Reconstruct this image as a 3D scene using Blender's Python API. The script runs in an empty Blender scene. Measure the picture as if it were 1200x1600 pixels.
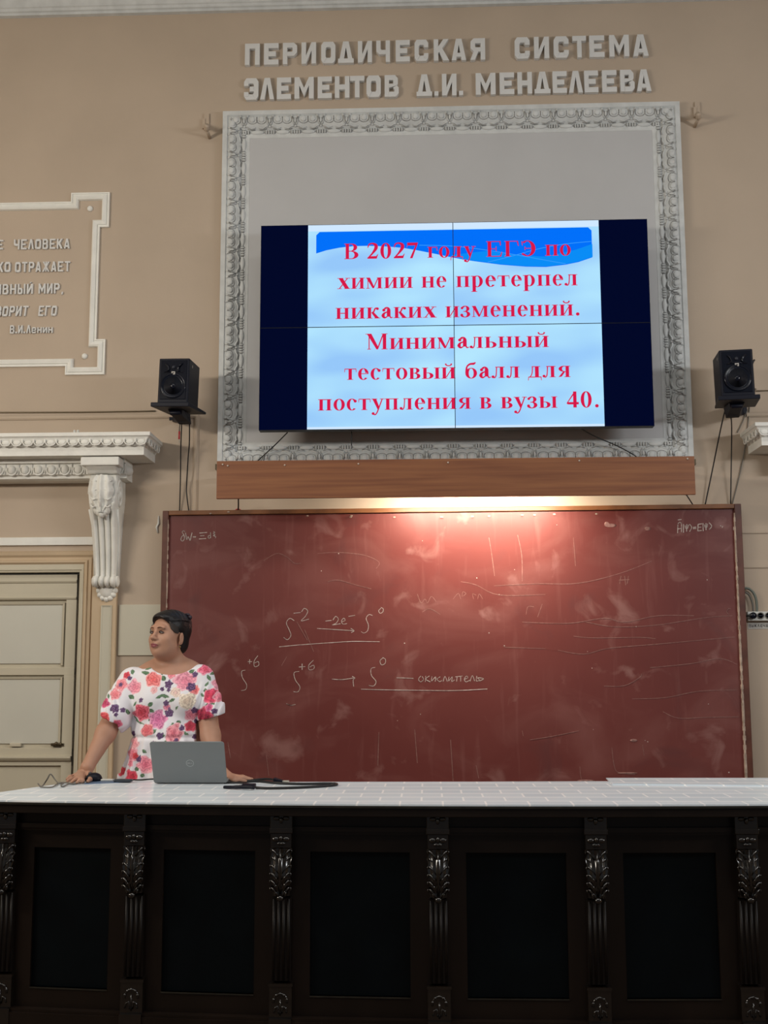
import bpy, bmesh, math, random
import numpy as np
from mathutils import Vector, Matrix, noise as mnoise

random.seed(7)
C = bpy.context.scene.collection
SC = bpy.context.scene

# ------------------------------------------------------------------ camera
F, HC = 1800.0, 1.46
YAW, PIT, ROL = math.radians(2.148), math.radians(7.8), math.radians(0.2)


def cam_rot():
    cy, sy = math.cos(YAW), math.sin(YAW)
    f = np.array([-sy * math.cos(PIT), cy * math.cos(PIT), math.sin(PIT)])
    r = np.array([cy, sy, 0.0])
    d = np.cross(f, r)
    c, s = math.cos(ROL), math.sin(ROL)
    return np.array([c * r + s * d, -s * r + c * d, f])


RC = cam_rot()
cam_data = bpy.data.cameras.new('camera')
cam = bpy.data.objects.new('camera', cam_data)
C.objects.link(cam)
cam_data.sensor_fit = 'VERTICAL'
cam_data.sensor_height = 36.0
cam_data.lens = F * 36.0 / 1600.0
cam_data.clip_start = 0.05
m = Matrix.Identity(4)
for i in range(3):
    m[i][0] = RC[0][i]
    m[i][1] = -RC[1][i]
    m[i][2] = -RC[2][i]
m[2][3] = HC
cam.matrix_world = m
SC.camera = cam

# ------------------------------------------------------------------ world, lights, exposure
SC.view_settings.view_transform = 'Standard'
SC.view_settings.look = 'None'
SC.view_settings.exposure = 0.0
SC.view_settings.gamma = 1.0
SC.view_settings.use_curve_mapping = False
SC.cycles.max_bounces = 6
SC.cycles.diffuse_bounces = 3
SC.cycles.sample_clamp_indirect = 4.0

world = bpy.data.worlds.new('world')
SC.world = world
world.use_nodes = True
bg = world.node_tree.nodes['Background']
bg.inputs[0].default_value = (0.90, 0.95, 1.0, 1)
bg.inputs[1].default_value = 0.17


def area(name, loc, target, sx, sy, power, color):
    l = bpy.data.lights.new(name, 'AREA')
    l.shape = 'RECTANGLE'
    l.size, l.size_y = sx, sy
    l.energy = power
    l.color = color
    o = bpy.data.objects.new(name, l)
    C.objects.link(o)
    o.location = loc
    d = Vector(target) - Vector(loc)
    o.rotation_euler = d.to_track_quat('-Z', 'Y').to_euler()
    return o


# rows of tube lamps along the two side walls
area('wall_lamp_row', (-5.2, 3.4, 3.55), (0.6, 7.6, 3.4), 3.6, 0.30, 230, (1.0, 0.92, 0.80))
area('wall_lamp_row', (5.4, 3.4, 3.45), (-0.4, 7.6, 3.3), 3.6, 0.30, 175, (0.94, 0.97, 1.0))
# ceiling lamps over the audience
area('ceiling_lamp_row', (0.0, 2.7, 6.2), (0.0, 2.9, 0.0), 6.0, 1.0, 130, (1.0, 0.98, 0.94))
# tube lamp behind the wooden board over the blackboard
area('board_lamp', (0.33, 7.20, 2.58), (0.33, 7.52, 2.15), 1.0, 0.06, 37, (1.0, 0.86, 0.68))


# ------------------------------------------------------------------ pixel helpers
def P(x, y, Y):
    d = RC.T @ np.array([(x - 600) / F, (y - 800) / F, 1.0])
    t = Y / d[1]
    return Vector((t * d[0], Y, HC + t * d[2]))


def Pz(x, y, z):
    d = RC.T @ np.array([(x - 600) / F, (y - 800) / F, 1.0])
    t = (z - HC) / d[2]
    return Vector((t * d[0], t * d[1], z))


# ------------------------------------------------------------------ materials
def srgb(r, g, b):
    def f(c):
        c /= 255.0
        return c / 12.92 if c <= 0.04045 else ((c + 0.055) / 1.055) ** 2.4
    return (f(r), f(g), f(b), 1.0)


def mat(name, color, rough=0.6, spec=0.4, var=0.0, vscale=6.0, bump=0.0, bscale=40.0, metal=0.0, var2=None, stretch=None):
    mt = bpy.data.materials.new(name)
    mt.use_nodes = True
    nt = mt.node_tree
    b = nt.nodes['Principled BSDF']
    if len(color) == 3:
        color = (*color, 1.0)
    b.inputs['Base Color'].default_value = color
    b.inputs['Roughness'].default_value = rough
    b.inputs['Specular IOR Level'].default_value = spec
    b.inputs['Metallic'].default_value = metal
    tc = nt.nodes.new('ShaderNodeTexCoord')
    src = tc.outputs['Object']
    if stretch:
        mp = nt.nodes.new('ShaderNodeMapping')
        mp.inputs['Scale'].default_value = stretch
        nt.links.new(src, mp.inputs['Vector'])
        src = mp.outputs['Vector']
    if var > 0:
        n = nt.nodes.new('ShaderNodeTexNoise')
        n.inputs['Scale'].default_value = vscale
        n.inputs['Detail'].default_value = 5
        nt.links.new(src, n.inputs['Vector'])
        r = nt.nodes.new('ShaderNodeValToRGB')
        r.color_ramp.elements[0].position = 0.3
        r.color_ramp.elements[1].position = 0.7
        lo = tuple(c * (1 - var) for c in color[:3]) if var2 is None else tuple(var2[:3])
        hi = tuple(min(1, c * (1 + var * 0.5)) for c in color[:3])
        r.color_ramp.elements[0].color = (*lo, 1)
        r.color_ramp.elements[1].color = (*hi, 1)
        nt.links.new(n.outputs['Fac'], r.inputs['Fac'])
        nt.links.new(r.outputs['Color'], b.inputs['Base Color'])
    if bump > 0:
        n2 = nt.nodes.new('ShaderNodeTexNoise')
        n2.inputs['Scale'].default_value = bscale
        n2.inputs['Detail'].default_value = 4
        nt.links.new(src, n2.inputs['Vector'])
        bp = nt.nodes.new('ShaderNodeBump')
        bp.inputs['Strength'].default_value = bump
        bp.inputs['Distance'].default_value = 0.004
        nt.links.new(n2.outputs['Fac'], bp.inputs['Height'])
        nt.links.new(bp.outputs['Normal'], b.inputs['Normal'])
    return mt


def emit(name, color, strength=1.0):
    mt = bpy.data.materials.new(name)
    mt.use_nodes = True
    b = mt.node_tree.nodes['Principled BSDF']
    b.inputs['Base Color'].default_value = (0.0012, 0.0012, 0.002, 1)
    b.inputs['Roughness'].default_value = 0.5
    b.inputs['Specular IOR Level'].default_value = 0.0
    b.inputs['Emission Color'].default_value = color
    b.inputs['Emission Strength'].default_value = strength
    return mt


M = {}
M['wall'] = mat('tan_plaster', (0.485, 0.392, 0.305), 0.8, 0.2, var=0.07, vscale=1.3, bump=0.12, bscale=60)
M['wallpaint'] = mat('tan_paint', (0.55, 0.42, 0.28), 0.6, 0.3, var=0.06, vscale=3)
M['plaster'] = mat('white_plaster', (0.80, 0.79, 0.74), 0.7, 0.3, var=0.08, vscale=9, bump=0.2, bscale=70)
M['plaster_grey'] = mat('grey_white_plaster', (0.60, 0.615, 0.61), 0.7, 0.3, var=0.12, vscale=12, bump=0.2, bscale=70)
M['panelwhite'] = mat('pale_grey_paint', (0.50, 0.50, 0.505), 0.6, 0.3, var=0.04, vscale=2)
M['letter'] = mat('white_letter_paint', (0.66, 0.66, 0.65), 0.6, 0.3, var=0.05, vscale=8)
M['cream'] = mat('cream_door_paint', (0.54, 0.49, 0.375), 0.5, 0.4, var=0.05, vscale=4)
M['creampanel'] = mat('pale_door_panel', (0.58, 0.565, 0.49), 0.5, 0.4, var=0.04, vscale=3)
M['patch'] = mat('pale_wall_panel', (0.56, 0.53, 0.43), 0.6, 0.3, var=0.04, vscale=3)
M['deskwood'] = mat('dark_stained_wood', (0.0105, 0.0062, 0.0042), 0.34, 0.28, var=0.35, vscale=5, stretch=(1, 1, 0.15))
M['shaft'] = mat('dark_shaft_wood', (0.008, 0.0052, 0.0038), 0.42, 0.25, var=0.3, vscale=20)
M['groove'] = mat('dark_grey_groove', (0.33, 0.33, 0.32), 0.8, 0.1, var=0.5, vscale=40)  # darker grey for thin tubes and beads laid along the frame relief
M['deskpanel'] = mat('black_panel_paint', (0.0018, 0.0036, 0.0048), 0.42, 0.12, var=0.3, vscale=6)
M['deskedge'] = mat('dark_worn_edge', (0.02, 0.017, 0.012), 0.4, 0.4, var=0.5, vscale=20)
M['carved'] = mat('dark_polished_carving', (0.008, 0.0055, 0.004), 0.17, 0.75, var=0.3, vscale=30)
M['black'] = mat('black_plastic', (0.0055, 0.0065, 0.014), 0.45, 0.2)
M['blackglossy'] = mat('glossy_black_plastic', (0.004, 0.0055, 0.012), 0.2, 0.3)
M['cone'] = mat('grey_speaker_cone', (0.018, 0.021, 0.032), 0.35, 0.4)
M['badge'] = mat('pale_badge', (0.42, 0.40, 0.36), 0.4, 0.5)
M['cable'] = mat('black_cable', (0.008, 0.008, 0.009), 0.45, 0.4)
M['greycable'] = mat('grey_cable', (0.16, 0.15, 0.13), 0.5, 0.4)
M['conduit'] = mat('grey_green_conduit', (0.12, 0.14, 0.12), 0.4, 0.5)
M['red'] = mat('red_sleeve', (0.45, 0.03, 0.04), 0.4, 0.5)
M['whiteplastic'] = mat('white_plastic', (0.62, 0.62, 0.58), 0.4, 0.5)
M['paper'] = mat('paper_label', (0.50, 0.48, 0.44), 0.7, 0.2)
M['ink'] = mat('dark_ink', (0.06, 0.05, 0.05), 0.7, 0.2)
M['chalk'] = mat('chalk', (0.52, 0.46, 0.43), 0.9, 0.1, var=0.35, vscale=60)
M['chalkfaint'] = mat('faint_chalk', (0.27, 0.15, 0.135), 0.9, 0.1, var=0.35, vscale=50)
M['chalkedge'] = mat('worn_pale_edge', (0.42, 0.33, 0.27), 0.8, 0.2, var=0.5, vscale=25)
M['steel'] = mat('grey_laptop_shell', (0.22, 0.235, 0.24), 0.45, 0.4, metal=0.1, var=0.03, vscale=3)
M['logo'] = mat('pale_logo', (0.42, 0.44, 0.45), 0.3, 0.5, metal=0.1)
M['keys'] = mat('dark_keys', (0.02, 0.02, 0.022), 0.5, 0.4)
M['blue'] = mat('blue_cover', (0.10, 0.16, 0.26), 0.5, 0.4)
M['darkgrey'] = mat('dark_grey_case', (0.03, 0.038, 0.05), 0.35, 0.5)
M['paleplug'] = mat('pale_plug', (0.45, 0.42, 0.36), 0.5, 0.4)
M['brass'] = mat('dark_brass', (0.13, 0.10, 0.06), 0.35, 0.5, metal=0.6)
M['floor'] = mat('brown_floor', (0.11, 0.07, 0.045), 0.5, 0.4, var=0.2, vscale=2)
M['ceil'] = mat('white_ceiling_paint', (0.66, 0.66, 0.62), 0.8, 0.2, var=0.03, vscale=2)
M['screw'] = mat('pale_screw', (0.6, 0.5, 0.42), 0.4, 0.5)
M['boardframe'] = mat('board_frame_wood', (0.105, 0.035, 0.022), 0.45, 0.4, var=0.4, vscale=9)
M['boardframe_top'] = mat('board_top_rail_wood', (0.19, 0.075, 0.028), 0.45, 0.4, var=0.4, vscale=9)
M['skin'] = mat('skin', (0.45, 0.245, 0.165), 0.5, 0.35, var=0.06, vscale=14)
M['lip'] = mat('lip_colour', (0.25, 0.065, 0.075), 0.4, 0.4)
M['hair'] = mat('dark_hair', (0.007, 0.006, 0.008), 0.42, 0.35, var=0.4, vscale=60, bump=0.5, bscale=90)
M['hairgrey'] = mat('greying_temple_hair', (0.05, 0.040, 0.036), 0.6, 0.3, var=0.4, vscale=80)
M['eyewhite'] = mat('eye_white', (0.20, 0.16, 0.15), 0.3, 0.5)
M['iris'] = mat('dark_iris', (0.018, 0.014, 0.012), 0.2, 0.5)
M['brow'] = mat('eyebrow', (0.13, 0.065, 0.045), 0.8, 0.1)
M['lash'] = mat('dark_lash', (0.05, 0.028, 0.024), 0.8, 0.1)
M['clip'] = mat('dark_purple_clip', (0.018, 0.010, 0.020), 0.3, 0.5)
M['gold'] = mat('gold', (0.35, 0.24, 0.10), 0.3, 0.5, metal=0.7)


def wood_plank_mat():
    mt = mat('orange_brown_veneer', (0.21, 0.085, 0.04), 0.42, 0.4)
    nt = mt.node_tree
    b = nt.nodes['Principled BSDF']
    tc = nt.nodes.new('ShaderNodeTexCoord')
    mp = nt.nodes.new('ShaderNodeMapping')
    mp.inputs['Scale'].default_value = (0.5, 1, 14)
    n = nt.nodes.new('ShaderNodeTexNoise')
    n.inputs['Scale'].default_value = 2.6
    n.inputs['Detail'].default_value = 6
    n.inputs['Distortion'].default_value = 0.4
    r = nt.nodes.new('ShaderNodeValToRGB')
    r.color_ramp.elements[0].position = 0.32
    r.color_ramp.elements[1].position = 0.68
    r.color_ramp.elements[0].color = (0.185, 0.068, 0.033, 1)
    r.color_ramp.elements[1].color = (0.285, 0.118, 0.052, 1)
    nt.links.new(tc.outputs['Object'], mp.inputs['Vector'])
    nt.links.new(mp.outputs['Vector'], n.inputs['Vector'])
    nt.links.new(n.outputs['Fac'], r.inputs['Fac'])
    nt.links.new(r.outputs['Color'], b.inputs['Base Color'])
    return mt


M['plank'] = wood_plank_mat()


def chalkboard_mat():
    mt = mat('red_brown_board', (0.15, 0.036, 0.033), 0.42, 0.35)
    nt = mt.node_tree
    b = nt.nodes['Principled BSDF']
    L = nt.links.new
    tc = nt.nodes.new('ShaderNodeTexCoord')

    def noise(scale, sc=(1, 1, 1), det=6, dist=0.0, rot=0.0):
        mp = nt.nodes.new('ShaderNodeMapping')
        mp.inputs['Scale'].default_value = sc
        mp.inputs['Rotation'].default_value = (0, rot, 0)
        n = nt.nodes.new('ShaderNodeTexNoise')
        n.inputs['Scale'].default_value = scale
        n.inputs['Detail'].default_value = det
        n.inputs['Distortion'].default_value = dist
        L(tc.outputs['Object'], mp.inputs['Vector'])
        L(mp.outputs['Vector'], n.inputs['Vector'])
        return n.outputs['Fac']

    def ramp(fac, p0, p1, v0=0.0, v1=1.0):
        r = nt.nodes.new('ShaderNodeMapRange')
        r.inputs['From Min'].default_value = p0
        r.inputs['From Max'].default_value = p1
        r.inputs['To Min'].default_value = v0
        r.inputs['To Max'].default_value = v1
        L(fac, r.inputs['Value'])
        return r.outputs['Result']

    def mix(fac, a, c):
        mx = nt.nodes.new('ShaderNodeMix')
        mx.data_type = 'RGBA'
        L(fac, mx.inputs['Factor'])
        for k, v in ((6, a), (7, c)):
            if isinstance(v, tuple):
                mx.inputs[k].default_value = v
            else:
                L(v, mx.inputs[k])
        return mx.outputs[2]

    base = mix(ramp(noise(0.9), 0.35, 0.65), (0.112, 0.024, 0.021, 1), (0.145, 0.037, 0.032, 1))
    smear = mix(ramp(noise(1.5, (1, 1, 1.7), 6, 1.2, 0.4), 0.48, 0.80, 0, 0.42), base, (0.24, 0.105, 0.095, 1))
    streak = mix(ramp(noise(4.0, (5, 1, 0.5), 5, 0.5), 0.58, 0.85, 0, 0.22), smear, (0.30, 0.15, 0.14, 1))
    spots = mix(ramp(noise(5, (1, 1, 1), 8, 0.6), 0.60, 0.74, 0, 0.30), streak, (0.40, 0.24, 0.22, 1))
    dark = mix(ramp(noise(2.4, (1, 1, 1), 6, 1.0), 0.60, 0.75, 0, 0.45), spots, (0.085, 0.032, 0.033, 1))
    L(dark, b.inputs['Base Color'])
    return mt


M['board'] = chalkboard_mat()


def tile_mat():
    mt = mat('grey_tile_print', (0.5, 0.5, 0.5), 0.20, 0.03)
    nt = mt.node_tree
    b = nt.nodes['Principled BSDF']
    L = nt.links.new
    tc = nt.nodes.new('ShaderNodeTexCoord')
    mp = nt.nodes.new('ShaderNodeMapping')
    mp.inputs['Location'].default_value = (0.03, 0.02, 0)
    br = nt.nodes.new('ShaderNodeTexBrick')
    br.offset = 0.5
    br.inputs['Color1'].default_value = (0.66, 0.73, 0.79, 1)
    br.inputs['Color2'].default_value = (0.73, 0.79, 0.84, 1)
    br.inputs['Mortar'].default_value = (0.97, 0.97, 0.97, 1)
    br.inputs['Scale'].default_value = 1.0
    br.inputs['Mortar Size'].default_value = 0.0042
    br.inputs['Mortar Smooth'].default_value = 0.15
    br.inputs['Brick Width'].default_value = 0.163
    br.inputs['Row Height'].default_value = 0.138
    L(tc.outputs['Object'], mp.inputs['Vector'])
    L(mp.outputs['Vector'], br.inputs['Vector'])
    sx = nt.nodes.new('ShaderNodeSeparateXYZ')
    L(mp.outputs['Vector'], sx.inputs['Vector'])

    def mth(op, a, v=None):
        nd = nt.nodes.new('ShaderNodeMath')
        nd.operation = op
        L(a, nd.inputs[0])
        if v is not None:
            nd.inputs[1].default_value = v
        return nd.outputs[0]
    # wide pale joints between the rows
    fr_ = mth('ABSOLUTE', mth('SUBTRACT', mth('FRACT', mth('ADD', mth('DIVIDE', sx.outputs['Y'], 0.138), 0.5)), 0.5))
    rl = nt.nodes.new('ShaderNodeMapRange')
    rl.inputs['From Min'].default_value = 0.085
    rl.inputs['From Max'].default_value = 0.045
    rl.inputs['To Max'].default_value = 0.9
    L(fr_, rl.inputs['Value'])
    mx = nt.nodes.new('ShaderNodeMix')
    mx.data_type = 'RGBA'
    L(rl.outputs['Result'], mx.inputs['Factor'])
    L(br.outputs['Color'], mx.inputs[6])
    mx.inputs[7].default_value = (0.97, 0.97, 0.97, 1)
    L(mx.outputs[2], b.inputs['Base Color'])
    n = nt.nodes.new('ShaderNodeTexNoise')
    n.inputs['Scale'].default_value = 2.2
    n.inputs['Detail'].default_value = 3
    L(tc.outputs['Object'], n.inputs['Vector'])
    bp = nt.nodes.new('ShaderNodeBump')
    bp.inputs['Strength'].default_value = 0.25
    bp.inputs['Distance'].default_value = 0.01
    L(n.outputs['Fac'], bp.inputs['Height'])
    L(bp.outputs['Normal'], b.inputs['Normal'])
    return mt


M['tile'] = tile_mat()


# ------------------------------------------------------------------ mesh builder
class MB:
    def __init__(s):
        s.v, s.f, s.sm = [], [], []

    def add(s, verts, faces, smooth=False):
        o = len(s.v)
        s.v += [tuple(q) for q in verts]
        s.f += [tuple(o + i for i in f) for f in faces]
        s.sm += [smooth] * len(faces)
        return s

    def box(s, x0, x1, y0, y1, z0, z1):
        v = [(x, y, z) for x in (x0, x1) for y in (y0, y1) for z in (z0, z1)]
        return s.add(v, [(0, 1, 3, 2), (4, 6, 7, 5), (0, 4, 5, 1), (2, 3, 7, 6), (0, 2, 6, 4), (1, 5, 7, 3)])

    def hexa(s, v):
        return s.add(v, [(0, 1, 3, 2), (4, 6, 7, 5), (0, 4, 5, 1), (2, 3, 7, 6), (0, 2, 6, 4), (1, 5, 7, 3)])

    def prism(s, poly, y0, y1, fn=None):
        """polygon in (x,z), extruded from y0 to y1"""
        n = len(poly)
        v = [(x, y0, z) for x, z in poly] + [(x, y1, z) for x, z in poly]
        if fn:
            v = [fn(q) for q in v]
        f = [tuple(range(n)), tuple(range(2 * n - 1, n - 1, -1))]
        f += [(i, i + n, (i + 1) % n + n, (i + 1) % n) for i in range(n)]
        return s.add(v, f)

    def prism_x(s, poly, x0, x1):
        """polygon in (y,z), extruded along x"""
        n = len(poly)
        v = [(x0, y, z) for y, z in poly] + [(x1, y, z) for y, z in poly]
        f = [tuple(range(n)), tuple(range(2 * n - 1, n - 1, -1))]
        f += [(i, i + n, (i + 1) % n + n, (i + 1) % n) for i in range(n)]
        return s.add(v, f)

    def prism_z(s, poly, z0, z1):
        n = len(poly)
        v = [(x, y, z0) for x, y in poly] + [(x, y, z1) for x, y in poly]
        f = [tuple(range(n)), tuple(range(2 * n - 1, n - 1, -1))]
        f += [(i, i + n, (i + 1) % n + n, (i + 1) % n) for i in range(n)]
        return s.add(v, f)

    def tube(s, pts, r, n=8, cap=True):
        pts = [Vector(p) for p in pts]
        k = len(pts)
        rr = r if isinstance(r, (list, tuple)) else [r] * k
        up = None
        V, Fc = [], []
        for i, p in enumerate(pts):
            t = (pts[min(i + 1, k - 1)] - pts[max(i - 1, 0)])
            if t.length < 1e-9:
                t = Vector((0, 0, 1))
            t.normalize()
            if up is None:
                up = Vector((0, 0, 1)) if abs(t.z) < 0.9 else Vector((0, 1, 0))
            a = up - t * up.dot(t)
            if a.length < 1e-6:
                a = t.orthogonal()
            a.normalize()
            up = a
            b = t.cross(a)
            for j in range(n):
                w = 2 * math.pi * j / n
                V.append(p + (a * math.cos(w) + b * math.sin(w)) * rr[i])
        for i in range(k - 1):
            for j in range(n):
                Fc.append((i * n + j, i * n + (j + 1) % n, (i + 1) * n + (j + 1) % n, (i + 1) * n + j))
        if cap:
            Fc.append(tuple(range(n - 1, -1, -1)))
            Fc.append(tuple(range((k - 1) * n, k * n)))
        return s.add(V, Fc, True)

    def ell(s, c, r, R=None, nu=12, nv=8):
        V, Fc = [], []
        c = Vector(c)
        for i in range(nv + 1):
            th = math.pi * i / nv
            for j in range(nu):
                ph = 2 * math.pi * j / nu
                q = Vector((r[0] * math.sin(th) * math.cos(ph), r[1] * math.sin(th) * math.sin(ph), r[2] * math.cos(th)))
                if R is not None:
                    q = R @ q
                V.append(c + q)
        for i in range(nv):
            for j in range(nu):
                Fc.append((i * nu + j, (i + 1) * nu + j, (i + 1) * nu + (j + 1) % nu, i * nu + (j + 1) % nu))
        return s.add(V, Fc, True)

    def lathe(s, prof, c, axis='z', n=24, R=None):
        """profile (radius, height) about an axis through c"""
        V, Fc = [], []
        c = Vector(c)
        for r, h in prof:
            for j in range(n):
                w = 2 * math.pi * j / n
                a, b = r * math.cos(w), r * math.sin(w)
                q = {'z': Vector((a, b, h)), 'y': Vector((a, h, b)), 'x': Vector((h, a, b))}[axis]
                if R is not None:
                    q = R @ q
                V.append(c + q)
        k = len(prof)
        for i in range(k - 1):
            for j in range(n):
                Fc.append((i * n + j, i * n + (j + 1) % n, (i + 1) * n + (j + 1) % n, (i + 1) * n + j))
        Fc.append(tuple(range(n)))
        Fc.append(tuple(range((k - 1) * n, k * n)))
        return s.add(V, Fc, True)

    def sweep(s, path, prof, y_wall, closed=False, smooth=False):
        """path in (x,z); profile (u to the left of travel, d out of the wall)"""
        n = len(path)
        k = len(prof)
        V, Fc = [], []
        pv = [Vector(p) for p in path]
        for i in range(n):
            if closed or 0 < i < n - 1:
                d0 = (pv[i] - pv[i - 1]).normalized()
                d1 = (pv[(i + 1) % n] - pv[i]).normalized()
            elif i == 0:
                d0 = d1 = (pv[1] - pv[0]).normalized()
            else:
                d0 = d1 = (pv[i] - pv[i - 1]).normalized()
            n0 = Vector((-d0.y, d0.x))
            n1 = Vector((-d1.y, d1.x))
            mt = (n0 + n1)
            mt = mt / max(1e-6, mt.dot(n0)) if mt.length > 1e-6 else n0
            for u, d in prof:
                q = pv[i] + mt * u
                V.append((q.x, y_wall - d, q.y))
        for i in range(n if closed else n - 1):
            a, b = i * k, ((i + 1) % n) * k
            for j in range(k - 1):
                Fc.append((a + j, a + j + 1, b + j + 1, b + j))
        s.add(V, Fc, smooth)
        if not closed:
            o = len(s.v) - len(V)
            s.f += [tuple(o + j for j in range(k)), tuple(o + (n - 1) * k + j for j in range(k - 1, -1, -1))]
            s.sm += [False, False]
        return s

    def build(s, name, material, parent=None, loc=None, label=None, cat=None, group=None, kind=None, bevel=0.0, rot=None, normals=True):
        me = bpy.data.meshes.new(name)
        base = Vector((0, 0, 0))
        if parent is not None:
            q = parent
            while q is not None:
                base = base + q.location
                q = q.parent
        off = base + (Vector(loc) if loc is not None else Vector((0, 0, 0)))
        me.from_pydata([tuple(Vector(v) - off) for v in s.v], [], s.f)
        for p_, sm in zip(me.polygons, s.sm):
            p_.use_smooth = sm
        if normals:
            bm = bmesh.new()
            bm.from_mesh(me)
            bmesh.ops.recalc_face_normals(bm, faces=bm.faces)
            bm.to_mesh(me)
            bm.free()
        me.materials.append(material)
        o = bpy.data.objects.new(name, me)
        C.objects.link(o)
        if loc is not None:
            o.location = loc
        if parent is not None:
            o.parent = parent
        if bevel > 0:
            b = o.modifiers.new('bevel', 'BEVEL')
            b.width = bevel
            b.segments = 2
            b.limit_method = 'ANGLE'
            b.angle_limit = math.radians(40)
        if label:
            o['label'] = label
        if cat:
            o['category'] = cat
        if group:
            o['group'] = group
        if kind:
            o['kind'] = kind
        return o


def thing(name, label, cat, loc, group=None):
    o = bpy.data.objects.new(name, None)
    C.objects.link(o)
    o.location = loc
    o.empty_display_size = 0.1
    o['label'] = label
    o['category'] = cat
    if group:
        o['group'] = group
    return o


def smooth_path(pts, k=6):
    """Catmull-Rom through points"""
    pts = [Vector(p) for p in pts]
    out = []
    n = len(pts)
    for i in range(n - 1):
        p0, p1, p2, p3 = pts[max(i - 1, 0)], pts[i], pts[i + 1], pts[min(i + 2, n - 1)]
        for j in range(k):
            t = j / k
            out.append(0.5 * ((2 * p1) + (p2 - p0) * t + (2 * p0 - 5 * p1 + 4 * p2 - p3) * t * t + (3 * p1 - p0 - 3 * p2 + p3) * t ** 3))
    out.append(pts[-1])
    return out


YW = 7.6      # face of the wall

# ================================================================== SETTING
DX = (P(126, 897, YW).x + P(113, 1206, YW).x) / 2        # right edge of the door opening
DZ = P(60, 895, YW).z                                    # top of the door opening
CEIL = 6.42
wall = MB()
wall.box(DX, 5.6, YW, YW + 0.3, 0, CEIL)
wall.box(-5.4, DX, YW, YW + 0.3, DZ, CEIL)
wall.box(-5.4, DX - 2.2, YW, YW + 0.3, 0, DZ)
wall.build('wall_back', M['wall'], kind='structure', loc=(0, YW, 0))
MB().box(-5.4, 5.6, -3.0, YW + 0.3, -0.1, 0.0).build('floor', M['floor'], kind='structure')
MB().box(-5.4, 5.6, 5.50, YW, 0.0, 0.10).build('floor_platform', M['floor'], kind='structure')
MB().box(-5.4, 5.6, -3.0, YW + 0.3, CEIL, CEIL + 0.1).build('ceiling', M['ceil'], kind='structure')
MB().box(-5.6, -5.4, -3.0, YW + 0.3, 0, CEIL).build('wall_left', M['wallpaint'], kind='structure')
MB().box(5.6, 5.8, -3.0, YW + 0.3, 0, CEIL).build('wall_right', M['wallpaint'], kind='structure')

# cornice under the ceiling
zc = (P(0, 27.5, YW).z + P(1200, 1.5, YW).z) / 2
cor = MB()
prof = [(0.0, 0.0), (0.0, 0.035), (0.018, 0.035), (0.022, 0.05), (0.04, 0.055), (0.045, 0.065), (0.10, 0.075), (0.14, 0.09), (0.20, 0.16), (0.25, 0.27), (0.30, 0.30), (0.335, 0.30), (0.335, 0.0)]
cor.sweep([(-5.4, zc), (5.6, zc)], prof, YW)
cor.build('trim_1', M['plaster_grey'], kind='structure')

# painted wall mouldings
tr = MB()
z1 = P(150, 655, YW).z
xr = P(303, 700, YW).x
tr.sweep([(-3.6, z1), (xr, z1), (xr, 0.9)], [(0.0, 0.0), (0.0, 0.008), (0.010, 0.015), (0.022, 0.015), (0.034, 0.004), (0.034, 0.0)], YW)
tr.build('trim_2', M['wall'], kind='structure')
tr = MB()
z2 = P(1140, 652, YW).z
tr.sweep([(xr + 3.70, z2), (4.2, z2)], [(0.0, 0.0), (0.0, 0.008), (0.010, 0.015), (0.022, 0.015), (0.034, 0.004), (0.034, 0.0)], YW)
tr.build('trim_3', M['wall'], kind='structure')
for k, py in enumerate((833, 887)):
    z = P(1180, py, YW).z
    MB().sweep([(1.9, z), (4.2, z)], [(-0.002, 0), (-0.002, 0.007), (0.006, 0.008), (0.05, 0.001), (0.05, 0)], YW).build('trim_%d' % (4 + k), M['wall'], kind='structure')

# ------------------------------------------------------------------ door, its frame and casing
door = MB()
DY = YW + 0.055
xl = DX - 1.75
xrr = P(119, 1050, DY).x
ztop = P(60, 897, DY).z
door.box(xl, xrr - 0.004, DY, DY + 0.05, 0.12, ztop - 0.004)
dpanels = []


def xd(px, py):
    return P(px, py, DY).x


rails = MB()
stl = xd(99, 1050)                                        # left side of the right stile
st2 = xrr - 0.005
for pa, pb in ((897, 938), (1043, 1055), (1168, 1196)):
    za, zb = P(60, pa, DY).z, P(60, pb, DY).z
    rails.box(xl, st2, DY - 0.022, DY, zb, za - 0.006 if pa == 897 else za)
rails.box(stl + 0.01, st2, DY - 0.0215, DY, 0.12, ztop - 0.006)
rails.box(xl, stl, DY - 0.022, DY, 0.12, 0.35)
# mouldings across
for pa, h, d in ((907, 0.02, 0.012), (933, 0.018, 0.010), (1181, 0.03, 0.03)):
    z = P(60, pa, DY).z
    rails.sweep([(xl, z - h), (st2, z - h)], [(0, 0), (0, d * 0.5), (h * 0.6, d), (h, d), (h, 0)], DY - 0.022)
DR = thing('door_1', 'cream painted panelled wooden door at the left edge behind the desk', 'door', (xl, DY, 0.1))
DR['kind'] = 'structure'
door.build('door_leaf', M['cream'], DR)
rails.build('door_rails', M['cream'], DR, bevel=0.003)
for pa, pb in ((942, 1040), (1058, 1165)):
    za, zb = P(60, pa, DY).z, P(60, pb, DY).z
    q = MB()
    q.box(xl + 0.02, stl - 0.012, DY - 0.010, DY + 0.001, zb + 0.014, za - 0.014)
    q.build('door_panel', M['creampanel'], DR)
    q = MB()
    q.sweep([(stl, zb), (stl, za), (xl, za)], [(0.0, 0.0), (0.0, 0.018), (0.012, 0.014), (0.02, 0.0)], DY - 0.004)
    q.build('panel_moulding', M['cream'], DR)
q = MB()
c = P(90, 1163, DY - 0.03)
q.box(c.x - 0.045, c.x + 0.04, c.y, c.y + 0.03, c.z - 0.012, c.z + 0.006)
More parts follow.
